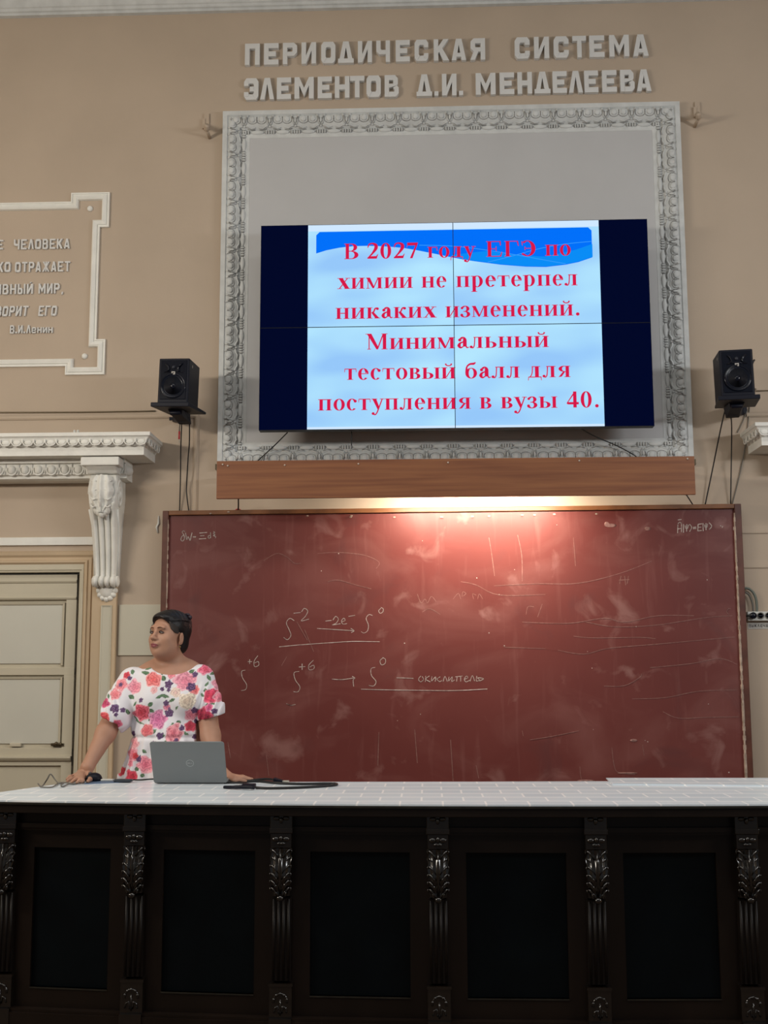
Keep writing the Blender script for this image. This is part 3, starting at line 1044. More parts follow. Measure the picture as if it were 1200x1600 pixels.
def glyph(c):
    """(polygons, advance)"""
    if c == 'п':
        return stem(.12, 0, 1) + stem(.74, 0, 1) + [srect(.3, .93, .9, 1)], 1.16
    if c == 'и':
        return stem(.12, 0, 1) + stem(.78, 0, 1) + diag(.36, .12, .76, .80, .09), 1.2
    if c == 'й':
        return glyph('и')[0] + curve([(.36, 1.34), (.42, 1.2), (.6, 1.15), (.78, 1.2), (.84, 1.34)], [.14, .1, .09, .1, .14]), 1.2
    if c == 'н':
        return stem(.12, 0, 1) + stem(.76, 0, 1) + [srect(.4, .47, .78, .55)], 1.18
    if c == 'м':
        return stem(.14, 0, 1, .07) + stem(1.02, 0, 1) + [[(.02, 1), (.34, 1), (.72, .1), (.56, .02)]] + diag(.58, .02, 1.0, 1, .09), 1.46
    if c == 'е':
        return ring(.48, .5, .43, .53, 12, 318) + [srect(.25, .50, .88, .57), [(.88, .5), (.9, .57), (.62, .9), (.56, .8)]], .95
    if c == 'о':
        return ring(.5, .5, .46, .53), 1.0
    if c == 'с':
        return ring(.48, .5, .43, .53, 48, 316) + dot(.74, .80, .13), .92
    if c == 'р':
        return stem(.12, -.45, 1, top=False) + serif(.1, .3, 1, False) + ring(.5, .5, .46, .53, -128, 128), 1.06
    if c == 'т':
        return stem(.36, 0, 1, top=False) + [srect(.04, .93, .98, 1), [(.04, 1), (.1, 1), (.06, .68), (.02, .68)], [(.92, 1), (.98, 1), (1.0, .68), (.96, .68)]], 1.02
    if c == 'л':
        return stem(.66, 0, 1) + [srect(.3, .93, .8, 1)] + curve([(.40, .96), (.38, .5), (.34, .18), (.24, .02), (.12, .06)], [.09, .08, .09, .09, .1]) + dot(.11, .11, .12), 1.1
    if c == 'к':
        return stem(.12, 0, 1) + [[(.42, .5), (.6, .58), (1.08, .0), (.74, .0)]] + curve([(.42, .5), (.6, .62), (.72, .9), (.9, .94)], [.1, .12, .12, .12]) + dot(.9, .88, .12) + serif(.76, 1.02, 0, True), 1.1
    if c == 'а':
        return [srect(.50, .14, .80, .72)] + curve([(.76, .16), (.84, .04), (.98, .10)], [.12, .1, .06]) + ring(.5, .68, .30, .35, 0, 150, .28, .08) + dot(.26, .74, .13) + curve([(.56, .58), (.3, .46), (.2, .24), (.32, .05), (.54, .16)], [.08, .16, .28, .14, .08]), .98
    if c == 'з':
        return ring(.40, .76, .36, .27, -90, 150, .26, .07) + ring(.38, .26, .44, .29, -150, 90, .28, .07) + dot(.14, .82, .11) + dot(.11, .2, .12) + [srect(.26, .48, .44, .55)], .88
    if c == 'в':
        return stem(.12, 0, 1) + ring(.52, .755, .36, .245, -90, 90, .26, .06) + ring(.52, .265, .43, .265, -90, 90, .28, .06) + [srect(.4, .94, .54, 1), srect(.4, .49, .54, .55), srect(.4, 0, .54, .06)], 1.0
    if c == 'ь':
        return stem(.12, 0, 1) + ring(.5, .28, .44, .28, -90, 90, .28, .06) + [srect(.4, .50, .52, .56), srect(.4, 0, .52, .06)], 1.0
    if c == 'ы':
        return glyph('ь')[0] + stem(1.1, 0, 1), 1.5
    if c == 'б':
        return ring(.5, .45, .46, .48) + curve([(.14, .5), (.16, 1.0), (.4, 1.26), (.7, 1.3), (.86, 1.42)], [.22, .12, .16, .2, .06]), 1.0
    if c == 'д':
        return [srect(.56, .05, .86, 1)] + serif(.5, .86, 1, False) + [srect(.3, .93, .7, 1), srect(.02, 0, 1.06, .08), [(.02, .08), (.08, .08), (.04, -.26), (-.01, -.26)], [(1.0, .08), (1.06, .08), (1.09, -.26), (1.04, -.26)]] + curve([(.36, .96), (.34, .5), (.26, .2), (.14, .05)], [.08, .08, .08, .07]), 1.1
    if c == 'х':
        return [[(.06, 1), (.42, 1), (1.0, 0), (.64, 0)]] + diag(.08, 0, .80, 1, .10) + serif(.08, .38, 1, False) + serif(.74, .94, 1, False) + serif(.08, .24, 0, True) + serif(.66, .96, 0, True), 1.06
    if c == 'у':
        return [[(.06, 1), (.38, 1), (.64, .22), (.5, .02)]] + curve([(.88, 1), (.62, .25), (.46, -.2), (.3, -.42), (.14, -.36)], [.09, .1, .1, .1, .12]) + dot(.13, -.32, .12) + serif(.1, .36, 1, False) + serif(.78, .94, 1, False), 1.0
    if c == 'г':
        return stem(.12, 0, 1) + [srect(.3, .93, .86, 1), [(.78, 1), (.86, 1), (.9, .64), (.84, .64)]], .92
    if c == 'я':
        return stem(.68, 0, 1) + ring(.58, .74, .46, .27, 90, 270, .28, .06) + [srect(.56, .94, .7, 1), srect(.56, .46, .7, .52)] + [[(.48, .5), (.66, .5), (.36, .05), (.1, .0), (.18, .1)]], 1.08
    k = 1.42
    if c == 'В':
        return stem(.14, 0, k) + ring(.62, 1.07, .46, .35, -90, 90, .3, .07) + ring(.62, .37, .56, .37, -90, 90, .32, .07) + [srect(.4, k - .07, .64, k), srect(.4, .69, .64, .76), srect(.4, 0, .64, .07)], 1.3
    if c == 'Е':
        return stem(.14, 0, k) + [srect(.4, k - .07, 1.14, k), srect(.4, 0, 1.18, .07), srect(.4, .68, .8, .75), [(1.04, k), (1.14, k), (1.16, k - .4), (1.1, k - .4)], [(1.06, 0), (1.16, 0), (1.26, .42), (1.2, .42)], srect(.76, .5, .82, .93)], 1.34
    if c == 'Г':
        return stem(.14, 0, k) + [srect(.4, k - .07, 1.08, k), [(.98, k), (1.08, k), (1.14, k - .46), (1.07, k - .46)]], 1.18
    if c == 'Э':
        return ring(.56, k / 2, .62, k / 2 + .02, -130, 132, .32, .08) + [srect(.36, .68, .92, .75), srect(.34, .55, .4, .88), [(.10, 1.38), (.16, 1.38), (.2, 1.0), (.14, 1.0)]] + dot(.2, .2, .09), 1.28
    if c == 'М':
        return stem(.2, 0, k, .08) + stem(1.32, 0, k) + [[(.06, k), (.42, k), (1.0, .14), (.82, .0)]] + diag(.84, .0, 1.32, k, .10) + serif(.06, .3, k, False), 1.78
    if c == '2':
        return curve([(.1, 1.0), (.2, 1.3), (.48, 1.40), (.76, 1.25), (.78, .95), (.5, .5), (.2, .16)], [.06, .12, .13, .28, .30, .16, .1]) + [[(.06, .1), (.2, .22), (.92, .24), (.86, 0), (.06, 0)], [(.8, .2), (.92, .2), (.98, .42), (.93, .42)]], 1.06
    if c == '0':
        return ring(.5, .70, .46, .73, tw=.29, th=.07), 1.06
    if c == '7':
        return [[(.08, 1.42), (.98, 1.42), (.98, 1.34), (.92, 1.16), (.08, 1.16)], [(.84, 1.3), (.98, 1.34), (.52, -.02), (.3, -.02)], [(.08, 1.2), (.08, .98), (.02, .98)]], 1.02
    if c == '4':
        return [srect(.56, 0, .84, 1.42), [(.02, .32), (.02, .42), (.66, 1.42), (.72, 1.3), (.16, .5), (.2, .32)], srect(.1, .28, 1.02, .48)], 1.08
    if c == '.':
        return dot(.26, .13, .15), .5
    return [], .5


LINES = [
    ([('В', 538, 560), ('2027', 574, 653), ('году', 668, 743.5), ('ЕГЭ', 760, 837), ('по', 852, 892)], (404.8, 550), (399, 880)),
    ([('химии', 527, 645), ('не', 658.6, 697.6), ('претерпел', 712.7, 902.5)], (451.6, 550), (445.6, 880)),
    ([('никаких', 524.4, 682.4), ('изменений.', 696, 905.6)], (498.6, 550), (492.6, 880)),
    ([('Минимальный', 571, 857.6)], (546.6, 575), (541.8, 850)),
    ([('тестовый', 538, 712), ('балл', 727, 812), ('для', 825, 891.5)], (593.2, 550), (589.4, 880)),
    ([('поступления', 497, 735.7), ('в', 749.6, 768), ('вузы', 782.7, 871), ('40.', 885.8, 935.6)], (641.8, 500), (636, 930)),
]
XH = 18.3 * 7.28 / 1800 * 1.006


def word_polys(word, xa, xb, zb):
    pen, out = 0.0, []
    for ch in word:
        g, adv = glyph(ch)
        for p in g:
            out.append([(x + pen, z) for x, z in p])
        pen += adv + 0.06
    lo = min(x for p in out for x, z in p)
    hi = max(x for p in out for x, z in p)
    k = (xb - xa) / (hi - lo)
    return [[(xa + (x - lo) * k, zb + z * XH) for x, z in p] for p in out]


def clip(poly, ax, val, keep_less):
    out = []
    n = len(poly)
    for i in range(n):
        a, b = poly[i], poly[(i + 1) % n]
        ia = (a[ax] <= val) == keep_less
        ib = (b[ax] <= val) == keep_less
        if ia:
            out.append(a)
        if ia != ib:
            t = (val - a[ax]) / (b[ax] - a[ax])
            out.append(tuple(a[k] + t * (b[k] - a[k]) for k in (0, 1)))
    return out


def clip_rect(poly, x0, x1, z0, z1):
    for ax, v, less in ((0, x1, True), (0, x0, False), (1, z1, True), (1, z0, False)):
        if len(poly) < 3:
            return []
        poly = clip(poly, ax, v, less)
    return poly if len(poly) >= 3 else []


def px2(px, py):
    q = P(px, py, SY)
    return (q.x, q.z)


text_polys = []
for words, (ya, xa), (yb, xb) in LINES:
    zb = (P(xa, ya, SY).z + P(xb, yb, SY).z) / 2
    for w_, a, b in words:
        ym = ya + (yb - ya) * ((a + b) / 2 - xa) / (xb - xa)
        text_polys.append(word_polys(w_, P(a, ym, SY).x, P(b, ym, SY).x, zb))
top_edge = [(494, 363), (925, 354)]
zt_band = (P(560, 362, SY).z + P(880, 355, SY).z) / 2
low = [(494, 396), (510, 391), (530, 387), (552, 384.5), (575, 384), (600, 384.7), (630, 387.2), (652, 391), (680, 396.5), (706, 402), (725, 405.5), (741, 408), (782, 413.4), (822, 416.5), (853, 417), (884, 413.4), (904, 409.3), (925.5, 402)]
lowp = [px2(*q) for q in low]
band_polys, band2 = [], []
for a, b in zip(lowp[:-1], lowp[1:]):
    band_polys.append([a, b, (b[0], zt_band), (a[0], zt_band)])
# round the two top corners a little by clipping
cr = 0.022
bx0, bx1 = lowp[0][0], lowp[-1][0]


def below(poly, p, q):
    """keep the part to the right of p->q"""
    out = []
    n = len(poly)
    s = lambda c: (q[0] - p[0]) * (c[1] - p[1]) - (q[1] - p[1]) * (c[0] - p[0])
    for i in range(n):
        a, b = poly[i], poly[(i + 1) % n]
        sa, sb = s(a), s(b)
        if sa <= 0:
            out.append(a)
        if (sa <= 0) != (sb <= 0):
            t = sa / (sa - sb)
            out.append((a[0] + t * (b[0] - a[0]), a[1] + t * (b[1] - a[1])))
    return out


band_polys = [below(below(p, (bx0, zt_band - cr), (bx0 + cr, zt_band)), (bx1 - cr, zt_band), (bx1, zt_band - cr)) for p in band_polys]
band_polys = [p for p in band_polys if len(p) > 2]
# lighter swells in the lower right of the band
sw = [(706, 398), (760, 392), (800, 397), (850, 401), (900, 390), (925.5, 381)]
swp = [px2(*q) for q in sw]
lowx = [q[0] for q in lowp]
lowz = [q[1] for q in lowp]
for i in range(24):
    a = swp[0][0] + (swp[-1][0] - swp[0][0]) * i / 24
    b = swp[0][0] + (swp[-1][0] - swp[0][0]) * (i + 1) / 24
    zs = [float(np.interp(v, [q[0] for q in swp], [q[1] for q in swp])) for v in (a, b)]
    zl = [float(np.interp(v, lowx, lowz)) for v in (a, b)]
    band2.append([(a, zl[0] + 0.004), (b, zl[1] + 0.004), (b, max(zs[1], zl[1] + 0.004)), (a, max(zs[0], zl[0] + 0.004))])
line_polys = []
for pts in ([(655, 383), (700, 384), (745, 388.5), (800, 397), (850, 406), (884, 412)], [(762, 409.5), (800, 400), (840, 389), (880, 381.5), (924, 377)]):
    q = smooth_path([(*px2(*p), 0) for p in pts], 4)
    for a, b in zip(q[:-1], q[1:]):
        line_polys.append([(a.x, a.y - 0.002), (b.x, b.y - 0.002), (b.x, b.y + 0.002), (a.x, a.y + 0.002)])

BEZ = 0.0022
names = {(0, 1): 'upper left', (1, 1): 'upper right', (0, 0): 'lower left', (1, 0): 'lower right'}
for (ix, iz), nm in names.items():
    x0, x1 = (sx0, scx) if ix == 0 else (scx, sx1)
    z0, z1 = (sz0, scz) if iz == 0 else (scz, sz1)
    root = thing('display_panel', 'flat display in the %s corner of the four-screen wall showing a slide' % nm, 'screen', ((x0 + x1) / 2, SY + 0.05, z0), 'displays of the video wall')
    b = MB()
    b.box(x0 + 0.0004, x1 - 0.0004, SY + 0.003, SY + 0.07, z0 + 0.0004, z1 - 0.0004)
    b.box(x0 + 0.12, x1 - 0.12, SY + 0.07, SY + 0.12, z0 + 0.08, z1 - 0.08)
    # thin raised rim
    for a_ in ((x0 + .0004, x0 + BEZ, z0, z1), (x1 - BEZ, x1 - .0004, z0, z1), (x0, x1, z0 + .0004, z0 + BEZ), (x0, x1, z1 - BEZ, z1 - .0004)):
        b.box(a_[0], a_[1], SY, SY + 0.004, a_[2], a_[3])
    b.build('housing', M['black'], root)
    b = MB()
    xm = (x0 + x1) / 2
    zm = (z0 + z1) / 2
    b.box(xm - 0.04, xm + 0.04, SY + 0.12, YW - 0.014, zm - 0.03, zm + 0.03)
    b.box(xm - 0.08, xm + 0.08, YW - 0.020, YW - 0.0085, zm - 0.16, zm + 0.16)
    b.build('wall_mount', M['black'], root)
    ux0, ux1, uz0, uz1 = x0 + BEZ, x1 - BEZ, z0 + BEZ, z1 - BEZ
    scr = MB()
    scr.box(ux0, ux1, SY + 0.0024, SY + 0.0036, uz0, uz1)
    scr = scr.build('screen', M['navy'], root)

    def flat(name, polys, material, dy, lab=None):
        mb = MB()
        for p in polys:
            q = clip_rect(p, max(ux0, cx0), min(ux1, cx1), uz0, uz1)
            if q:
                mb.add([(x, SY + dy, z) for x, z in q], [tuple(range(len(q)))])
        if mb.v:
            return mb.build(name, material, scr, label=lab)

    flat('slide_background', [srect(cx0, uz0, cx1, uz1)], M['slide'], 0.0021)
    gl = [srect(cx0, sz1 - 0.045, cx1, sz1)] if iz else [srect(cx0, sz0, cx1, sz0 + 0.018)]
    flat('slide_border', gl, M['glow'], 0.0019)
    if iz:
        flat('slide_banner', band_polys, M['blueband'], 0.0017, 'blue wave banner')
        flat('banner_swell', band2, M['blueband2'], 0.0015)
        flat('banner_line', line_polys, M['blueline'], 0.0013)
    for wp in text_polys:
        flat('slide_word', wp, M['textred'], 0.0008, 'red serif word')

# ================================================================== WOODEN LAMP COVER
PY = 7.10
a0, a1 = P(338.7, 721, PY), P(1085.5, 712, PY)
b0, b1 = P(338, 779.5, PY), P(1086.5, 772.5, PY)
zt, zb = (a0.z + a1.z) / 2, (b0.z + b1.z) / 2
wx0, wx1 = (a0.x + b0.x) / 2, (a1.x + b1.x) / 2
PL = thing('wooden_lamp_cover', 'long orange-brown wooden board hiding the lamp above the blackboard', 'lamp cover', ((wx0 + wx1) / 2, PY, zb))
MB().box(wx0, wx1, PY, PY + 0.022, zb, zt).build('board', M['plank'], PL, bevel=0.002)
for x in (wx0 - 0.014, wx1 - 0.006):
    q = MB()
    q.box(x, x + 0.02, PY + 0.022, YW - 0.002, zt - 0.05, zt - 0.015)
    q.build('side_arm', M['brass'], PL)
q = MB()
for px, py in ((348, 726), (356, 728), (445, 727), (905, 720), (1074, 717), (560, 725), (700, 723)):
    c = P(px, py, PY)
    q.lathe([(0.006, -0.003), (0.005, 0.0), (0.0055, 0.004)], (c.x, PY - 0.002, c.z), 'y', 8)
q.build('screws', M['screw'], PL)
LT = PL
q = MB()
q.box(-0.12, 0.78, 7.17, 7.23, 2.625, 2.66)
q.box(0.05, 0.09, 7.23, YW - 0.002, 2.63, 2.65)
q.box(0.56, 0.60, 7.23, YW - 0.002, 2.63, 2.65)
q.build('lamp_batten', M['whiteplastic'], LT)
MB().tube([(-0.09, 7.20, 2.606), (0.75, 7.20, 2.606)], 0.013, 12).build('lamp_tube', emit('lit_tube', (1, 0.86, 0.66, 1), 3.0), LT)

# ================================================================== BLACKBOARD
BX0, BX1 = -1.754, 2.049
BZ1 = 2.519
BZ0 = 0.70
BF = 7.52
BB = thing('blackboard', 'large worn red-brown chalkboard with chalk formulas on the wall', 'blackboard', ((BX0 + BX1) / 2, YW, BZ0))
slope = (P(1157.5, 787, BF).z - P(254, 798, BF).z) / (BX1 - BX0)
fw = 0.036


def tilt(q):
    x, y, z = q
    return (x, y, z + slope * (x - (BX0 + BX1) / 2))


b = MB()
b.prism([(BX0 + 0.01, BZ0 + 0.01), (BX1 - 0.01, BZ0 + 0.01), (BX1 - 0.01, BZ1 - 0.01), (BX0 + 0.01, BZ1 - 0.01)], BF + 0.02, YW - 0.01, tilt)
b.build('writing_surface', M['board'], BB)
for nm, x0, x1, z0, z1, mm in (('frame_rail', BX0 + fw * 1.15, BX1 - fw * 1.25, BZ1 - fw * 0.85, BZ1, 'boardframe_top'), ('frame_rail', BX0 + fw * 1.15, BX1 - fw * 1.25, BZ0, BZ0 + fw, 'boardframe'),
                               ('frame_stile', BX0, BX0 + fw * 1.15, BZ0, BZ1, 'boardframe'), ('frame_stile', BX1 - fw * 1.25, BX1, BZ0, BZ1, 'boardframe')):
    q = MB()
    q.prism([(x0, z0), (x1, z0), (x1, z1), (x0, z1)], BF, YW - 0.005, tilt)
    q.build(nm, M[mm], BB, bevel=0.004)
# pale worn edges of the stiles, drawn as thin chipped strips
q = MB()
zz = np.linspace(BZ0 + 0.04, BZ1 - 0.06, 60)
for i in range(59):
    for xx, amp in ((BX1 - fw * 1.25, 1.0), (BX0 + fw * 1.1, 0.55)):
        wob = 0.004 * (0.6 + 0.9 * abs(math.sin(i * 1.7 + xx))) * amp * (0.6 + 0.7 * (1 - i / 59))
        q.hexa([tilt(p) for p in ((xx - wob, BF - 0.001, zz[i]), (xx - wob, BF - 0.001, zz[i + 1]), (xx - wob, BF + 0.02, zz[i]), (xx - wob, BF + 0.02, zz[i + 1]),
                                  (xx + wob, BF - 0.001, zz[i]), (xx + wob, BF - 0.001, zz[i + 1]), (xx + wob, BF + 0.02, zz[i]), (xx + wob, BF + 0.02, zz[i + 1]))])
q.build('worn_edges', M['chalkedge'], BB, kind='stuff')
# chips on the top rail
q = MB()
for px, py in ((329, 802.5), (357, 800), (549, 806), (548, 808), (616, 808), (738, 807), (764, 806.5), (816, 805), (835, 804.5), (866, 803.5), (932, 803), (480, 806), (690, 808)):
    c = P(px, py, BF)
    q.ell((c.x, BF - 0.001, c.z), (0.010, 0.003, 0.005), nu=7, nv=5)
q.build('chips', M['chalkedge'], BB, kind='stuff')

CH = BF + 0.0185


def chalk(mb, pts, w=1.25, k=5):
    """stroke through pixel points lying on the board"""
    q = [P(x, y, CH) for x, y in pts]
    q = smooth_path(q, k) if len(q) > 2 else q
    for a, b in zip(q[:-1], q[1:]):
        t = (b - a)
        if t.length < 1e-6:
            continue
        t.normalize()
        n = Vector((-t.z, 0, t.x)) * (w * 0.0021 * random.uniform(0.75, 1.15))
        e = t * 0.0008
        mb.hexa([a - n - e, a + n - e, a - n - e + Vector((0, 0.002, 0)), a + n - e + Vector((0, 0.002, 0)), b - n + e, b + n + e, b - n + e + Vector((0, 0.002, 0)), b + n + e + Vector((0, 0.002, 0))])


def chalk_set(name, strokes, material, w=1.25, lab=None):
    mb = MB()
    for s_ in strokes:
        chalk(mb, s_, w)
    return mb.build(name, M[material], BB, label=lab)


def off(pts, ox, oy, k):
    return [(ox + x / k, oy + y / k) for x, y in pts]


# top left: delta W = Xi d xi (crop scale 8.89 from 220,780)
A = lambda pts: off(pts, 220, 780, 8.89)
chalk_set('chalk_formula', [
    A([(612, 452), (592, 438), (575, 460), (600, 500), (605, 550), (580, 582), (556, 560), (570, 520), (592, 500)]),
    A([(622, 470), (632, 530), (640, 560), (655, 520), (668, 540), (685, 572), (700, 510), (712, 465)]),
    A([(725, 520), (765, 520)]), A([(728, 526), (762, 527)]),
    A([(815, 470), (918, 462)]), A([(825, 508), (880, 506)]), A([(808, 552), (905, 546)]),
    A([(968, 462), (970, 538)]), A([(968, 505), (945, 505), (935, 530), (952, 545), (968, 525)]),
    A([(1010, 450), (1030, 462), (1008, 475), (1030, 492), (1008, 505), (1040, 520), (1035, 540)])], 'chalk', 1.15, 'chalk formula in the top left corner')
# top right: H psi = E psi (crop scale 2.5 from 720,760)
A = lambda pts: off(pts, 720, 760, 2.5)
chalk_set('chalk_formula', [
    A([(848, 150), (847, 182)]), A([(862, 148), (862, 178)]), A([(848, 166), (862, 164)]), A([(848, 146), (855, 140), (862, 145)]), A([(848, 131), (862, 129)]),
    A([(870, 148), (870, 180)]), A([(876, 152), (879, 164), (886, 163), (890, 150)]), A([(883, 148), (882, 176)]), A([(894, 148), (902, 160), (894, 176)]),
    A([(908, 160), (919, 159)]), A([(908, 165), (919, 164)]),
    A([(927, 148), (926, 174)]), A([(927, 148), (941, 146)]), A([(927, 160), (939, 159)]), A([(926, 174), (941, 172)]),
    A([(946, 144), (947, 174)]), A([(951, 148), (955, 160), (962, 158), (964, 146)]), A([(958, 144), (958, 170)]), A([(970, 142), (980, 155), (971, 168)]),
    A([(1014, 153), (1017, 155)]), A([(1023, 155), (1021, 161)]), A([(1066, 158), (1065, 170)])], 'chalk', 1.1, 'chalk formula in the top right corner')
# middle lines (crop scale 2.857 from 360,940)
A = lambda pts: off(pts, 360, 940, 2.857)
main = [
    A([(285, 85), (265, 75), (250, 95), (262, 125), (270, 150), (255, 170), (238, 160)]), A([(283, 52), (312, 49)]), A([(318, 45), (330, 30), (345, 42), (335, 65), (316, 86), (350, 78)]),
    A([(388, 120), (440, 123), (548, 130)]), A([(538, 120), (552, 130), (540, 138)]), A([(425, 87), (450, 84)]), A([(458, 82), (470, 66), (482, 78), (472, 96), (456, 104), (490, 99)]),
    A([(497, 90), (512, 84), (506, 74), (496, 86), (502, 100), (520, 98)]), A([(528, 66), (556, 61)]),
    A([(634, 62), (618, 58), (606, 76), (616, 104), (612, 130), (596, 140), (584, 134)]), A([(672, 30), (662, 40), (668, 52), (680, 46), (682, 32), (672, 26)]),
    A([(218, 202), (300, 194), (440, 184), (540, 178), (666, 179)]),
    A([(66, 306), (50, 312), (54, 340), (72, 370), (68, 392), (48, 397)]), A([(78, 268), (96, 268)]), A([(86, 258), (86, 278)]), A([(122, 242), (106, 266), (108, 290), (126, 284), (124, 268), (108, 274)]),
    A([(306, 312), (284, 318), (290, 350), (310, 380), (302, 402), (282, 402)]), A([(306, 292), (334, 290)]), A([(320, 278), (320, 304)]), A([(370, 262), (350, 284), (352, 304), (372, 300), (372, 284), (354, 292)]),
    A([(454, 346), (500, 348), (554, 340)]), A([(544, 334), (556, 341), (548, 350), (550, 378)]),
    A([(646, 294), (628, 300), (630, 330), (650, 356), (640, 376), (618, 374)]), A([(680, 252), (668, 264), (674, 282), (690, 276), (692, 258), (680, 250)]),
    A([(742, 340), (780, 341), (816, 343)]),
    A([(584, 391), (700, 394), (860, 396), (1000, 397), (1146, 390)]),
    A([(850, 332), (840, 345), (848, 358), (862, 348), (856, 334)]), A([(872, 332), (870, 358)]), A([(888, 332), (872, 346), (892, 358)]), A([(900, 334), (898, 354), (916, 336), (914, 356)]),
    A([(936, 336), (922, 346), (934, 357), (944, 352)]), A([(950, 356), (958, 334), (968, 356)]), A([(976, 336), (974, 354), (990, 336), (988, 356), (1000, 350)]),
    A([(1004, 336), (1036, 332)]), A([(1012, 336), (1010, 356)]), A([(1028, 336), (1028, 356)]), A([(1046, 346), (1060, 340), (1054, 332), (1044, 346), (1052, 358), (1070, 350)]),
    A([(1070, 356), (1080, 330), (1090, 354)]), A([(1100, 332), (1098, 354), (1112, 350), (1104, 340), (1130, 344), (1112, 354)]),
    A([(250, 455), (268, 463), (290, 459)])]
for nm_, i0, i1 in (('chalk_symbol', 0, 3), ('chalk_arrow', 3, 5), ('chalk_symbol', 5, 9), ('chalk_symbol', 9, 11), ('chalk_underline', 11, 12), ('chalk_symbol', 12, 16), ('chalk_symbol', 16, 20),
                    ('chalk_arrow', 20, 22), ('chalk_symbol', 22, 24), ('chalk_dash', 24, 25), ('chalk_underline', 25, 26), ('chalk_word', 26, 39), ('chalk_dash', 39, 40)):
    if main[i0:i1]:
        chalk_set(nm_, main[i0:i1], 'chalk', 0.85)
A = lambda pts: off(pts, 720, 760, 2.5)
faint = [A(q) for q in (
    [(110, 200), (120, 260), (132, 350)], [(222, 190), (238, 270), (240, 370)], [(440, 200), (448, 310)], [(0, 372), (60, 385), (150, 424), (330, 422)],
    [(130, 388), (300, 380), (460, 378), (620, 340), (745, 292)], [(240, 530), (420, 535), (560, 515), (640, 530), (770, 505), (910, 505)],
    [(490, 530), (600, 548), (760, 542), (960, 512), (1060, 505)], [(440, 585), (520, 592), (700, 590), (760, 595)], [(170, 628), (330, 634)],
    [(380, 640), (480, 655), (580, 632), (780, 615), (1070, 588)], [(740, 708), (900, 692), (1010, 672), (1080, 695)], [(560, 780), (640, 778), (700, 745), (705, 732)],
    [(670, 830), (800, 825), (930, 800), (1080, 795)], [(790, 880), (850, 905), (960, 902), (1085, 900)], [(270, 990), (360, 976), (460, 955)],
    [(590, 1020), (600, 1095), (620, 1118), (680, 1125)], [(465, 1095), (475, 1150), (520, 1155), (575, 1158)], [(710, 1010), (716, 1050)],
    [(1045, 478), (1038, 490), (1048, 500)], [(1045, 476), (1054, 478)], [(1070, 430), (1072, 440)], [(240, 955), (244, 975)], [(60, 1090), (70, 1140)],
    [(255, 500), (262, 470), (285, 470)], [(300, 510), (318, 460)], [(620, 380), (626, 350)], [(640, 350), (644, 385)], [(655, 350), (650, 380)], [(618, 366), (658, 364)],
    [(5, 430), (8, 412), (20, 418), (10, 428)], [(50, 440), (46, 420), (60, 425)], [(66, 440), (72, 420), (86, 440)])]
B = lambda pts: off(pts, 240, 760, 2.5)
faint += [B(q) for q in (
    [(430, 290), (480, 262), (520, 275), (550, 300), (575, 300)], [(640, 262), (720, 258), (820, 268), (880, 295), (870, 320)], [(680, 372), (720, 366), (790, 385), (850, 400)],
    [(1030, 420), (1045, 455), (1060, 440), (1070, 455), (1085, 430), (1104, 450)], [(1050, 490), (1080, 478), (1120, 500)], [(1170, 440), (1190, 418), (1200, 440)],
    [(500, 700), (520, 665)], [(520, 850), (535, 855), (550, 850)], [(290, 1000), (300, 1060)], [(440, 1050), (450, 1130)], [(1160, 990), (1170, 1150)], [(1020, 950), (1030, 1080)],
    [(880, 960), (876, 1090)], [(590, 560), (625, 645)], [(560, 530), (600, 600)])]
chalk_set('chalk_scratches', faint, 'chalkfaint', 0.75, 'faint old chalk traces')['kind'] = 'stuff'
q = MB()
for px, py in ((745, 903), (804, 890), (994, 979), (1105, 906), (925, 1044), (1107, 1100), (1139, 1207), (927, 1140), (918, 1018), (764, 989), (780, 929), (1008, 1157), (1012, 1159), (660, 845), (632, 1005), (657, 1116), (621, 1126), (529, 865), (502, 892), (956, 822), (870, 820), (788, 1009)):
    c = P(px, py, CH)
    r_ = 0.0024 + 0.0018 * (px % 3) / 2
    q.ell((c.x, CH + 0.001, c.z), (r_, 0.0015, r_), nu=7, nv=5)
q.build('chalk_specks', M['chalk'], BB, kind='stuff')
q = MB()
for px, py, w_, h_ in ((954, 821, 9, 3), (948, 819, 4, 4), (1012, 826, 5, 3), (915, 1220, 14, 1.6), (980, 1208, 16, 1.2), (990, 1157, 6, 2.2)):
    c = P(px, py, CH)
    q.ell((c.x, CH + 0.001, c.z), (w_ * 0.0042, 0.002, h_ * 0.0042), nu=9, nv=5)
q.build('chalk_smudges', M['chalkfaint'], BB, kind='stuff')
# peeling plaster beside the board
q = MB()
pp = [P(248, 806, YW), P(248, 818, YW), P(245, 824, YW), P(247, 833, YW)]
q.tube([p - Vector((0, 0.006, 0)) for p in pp], [0.003, 0.008, 0.008, 0.004], 6)
q.build('peeling_strip', M['whiteplastic'], loc=pp[1], label='small white peeling strip on the wall beside the upper left board corner', cat='strip')

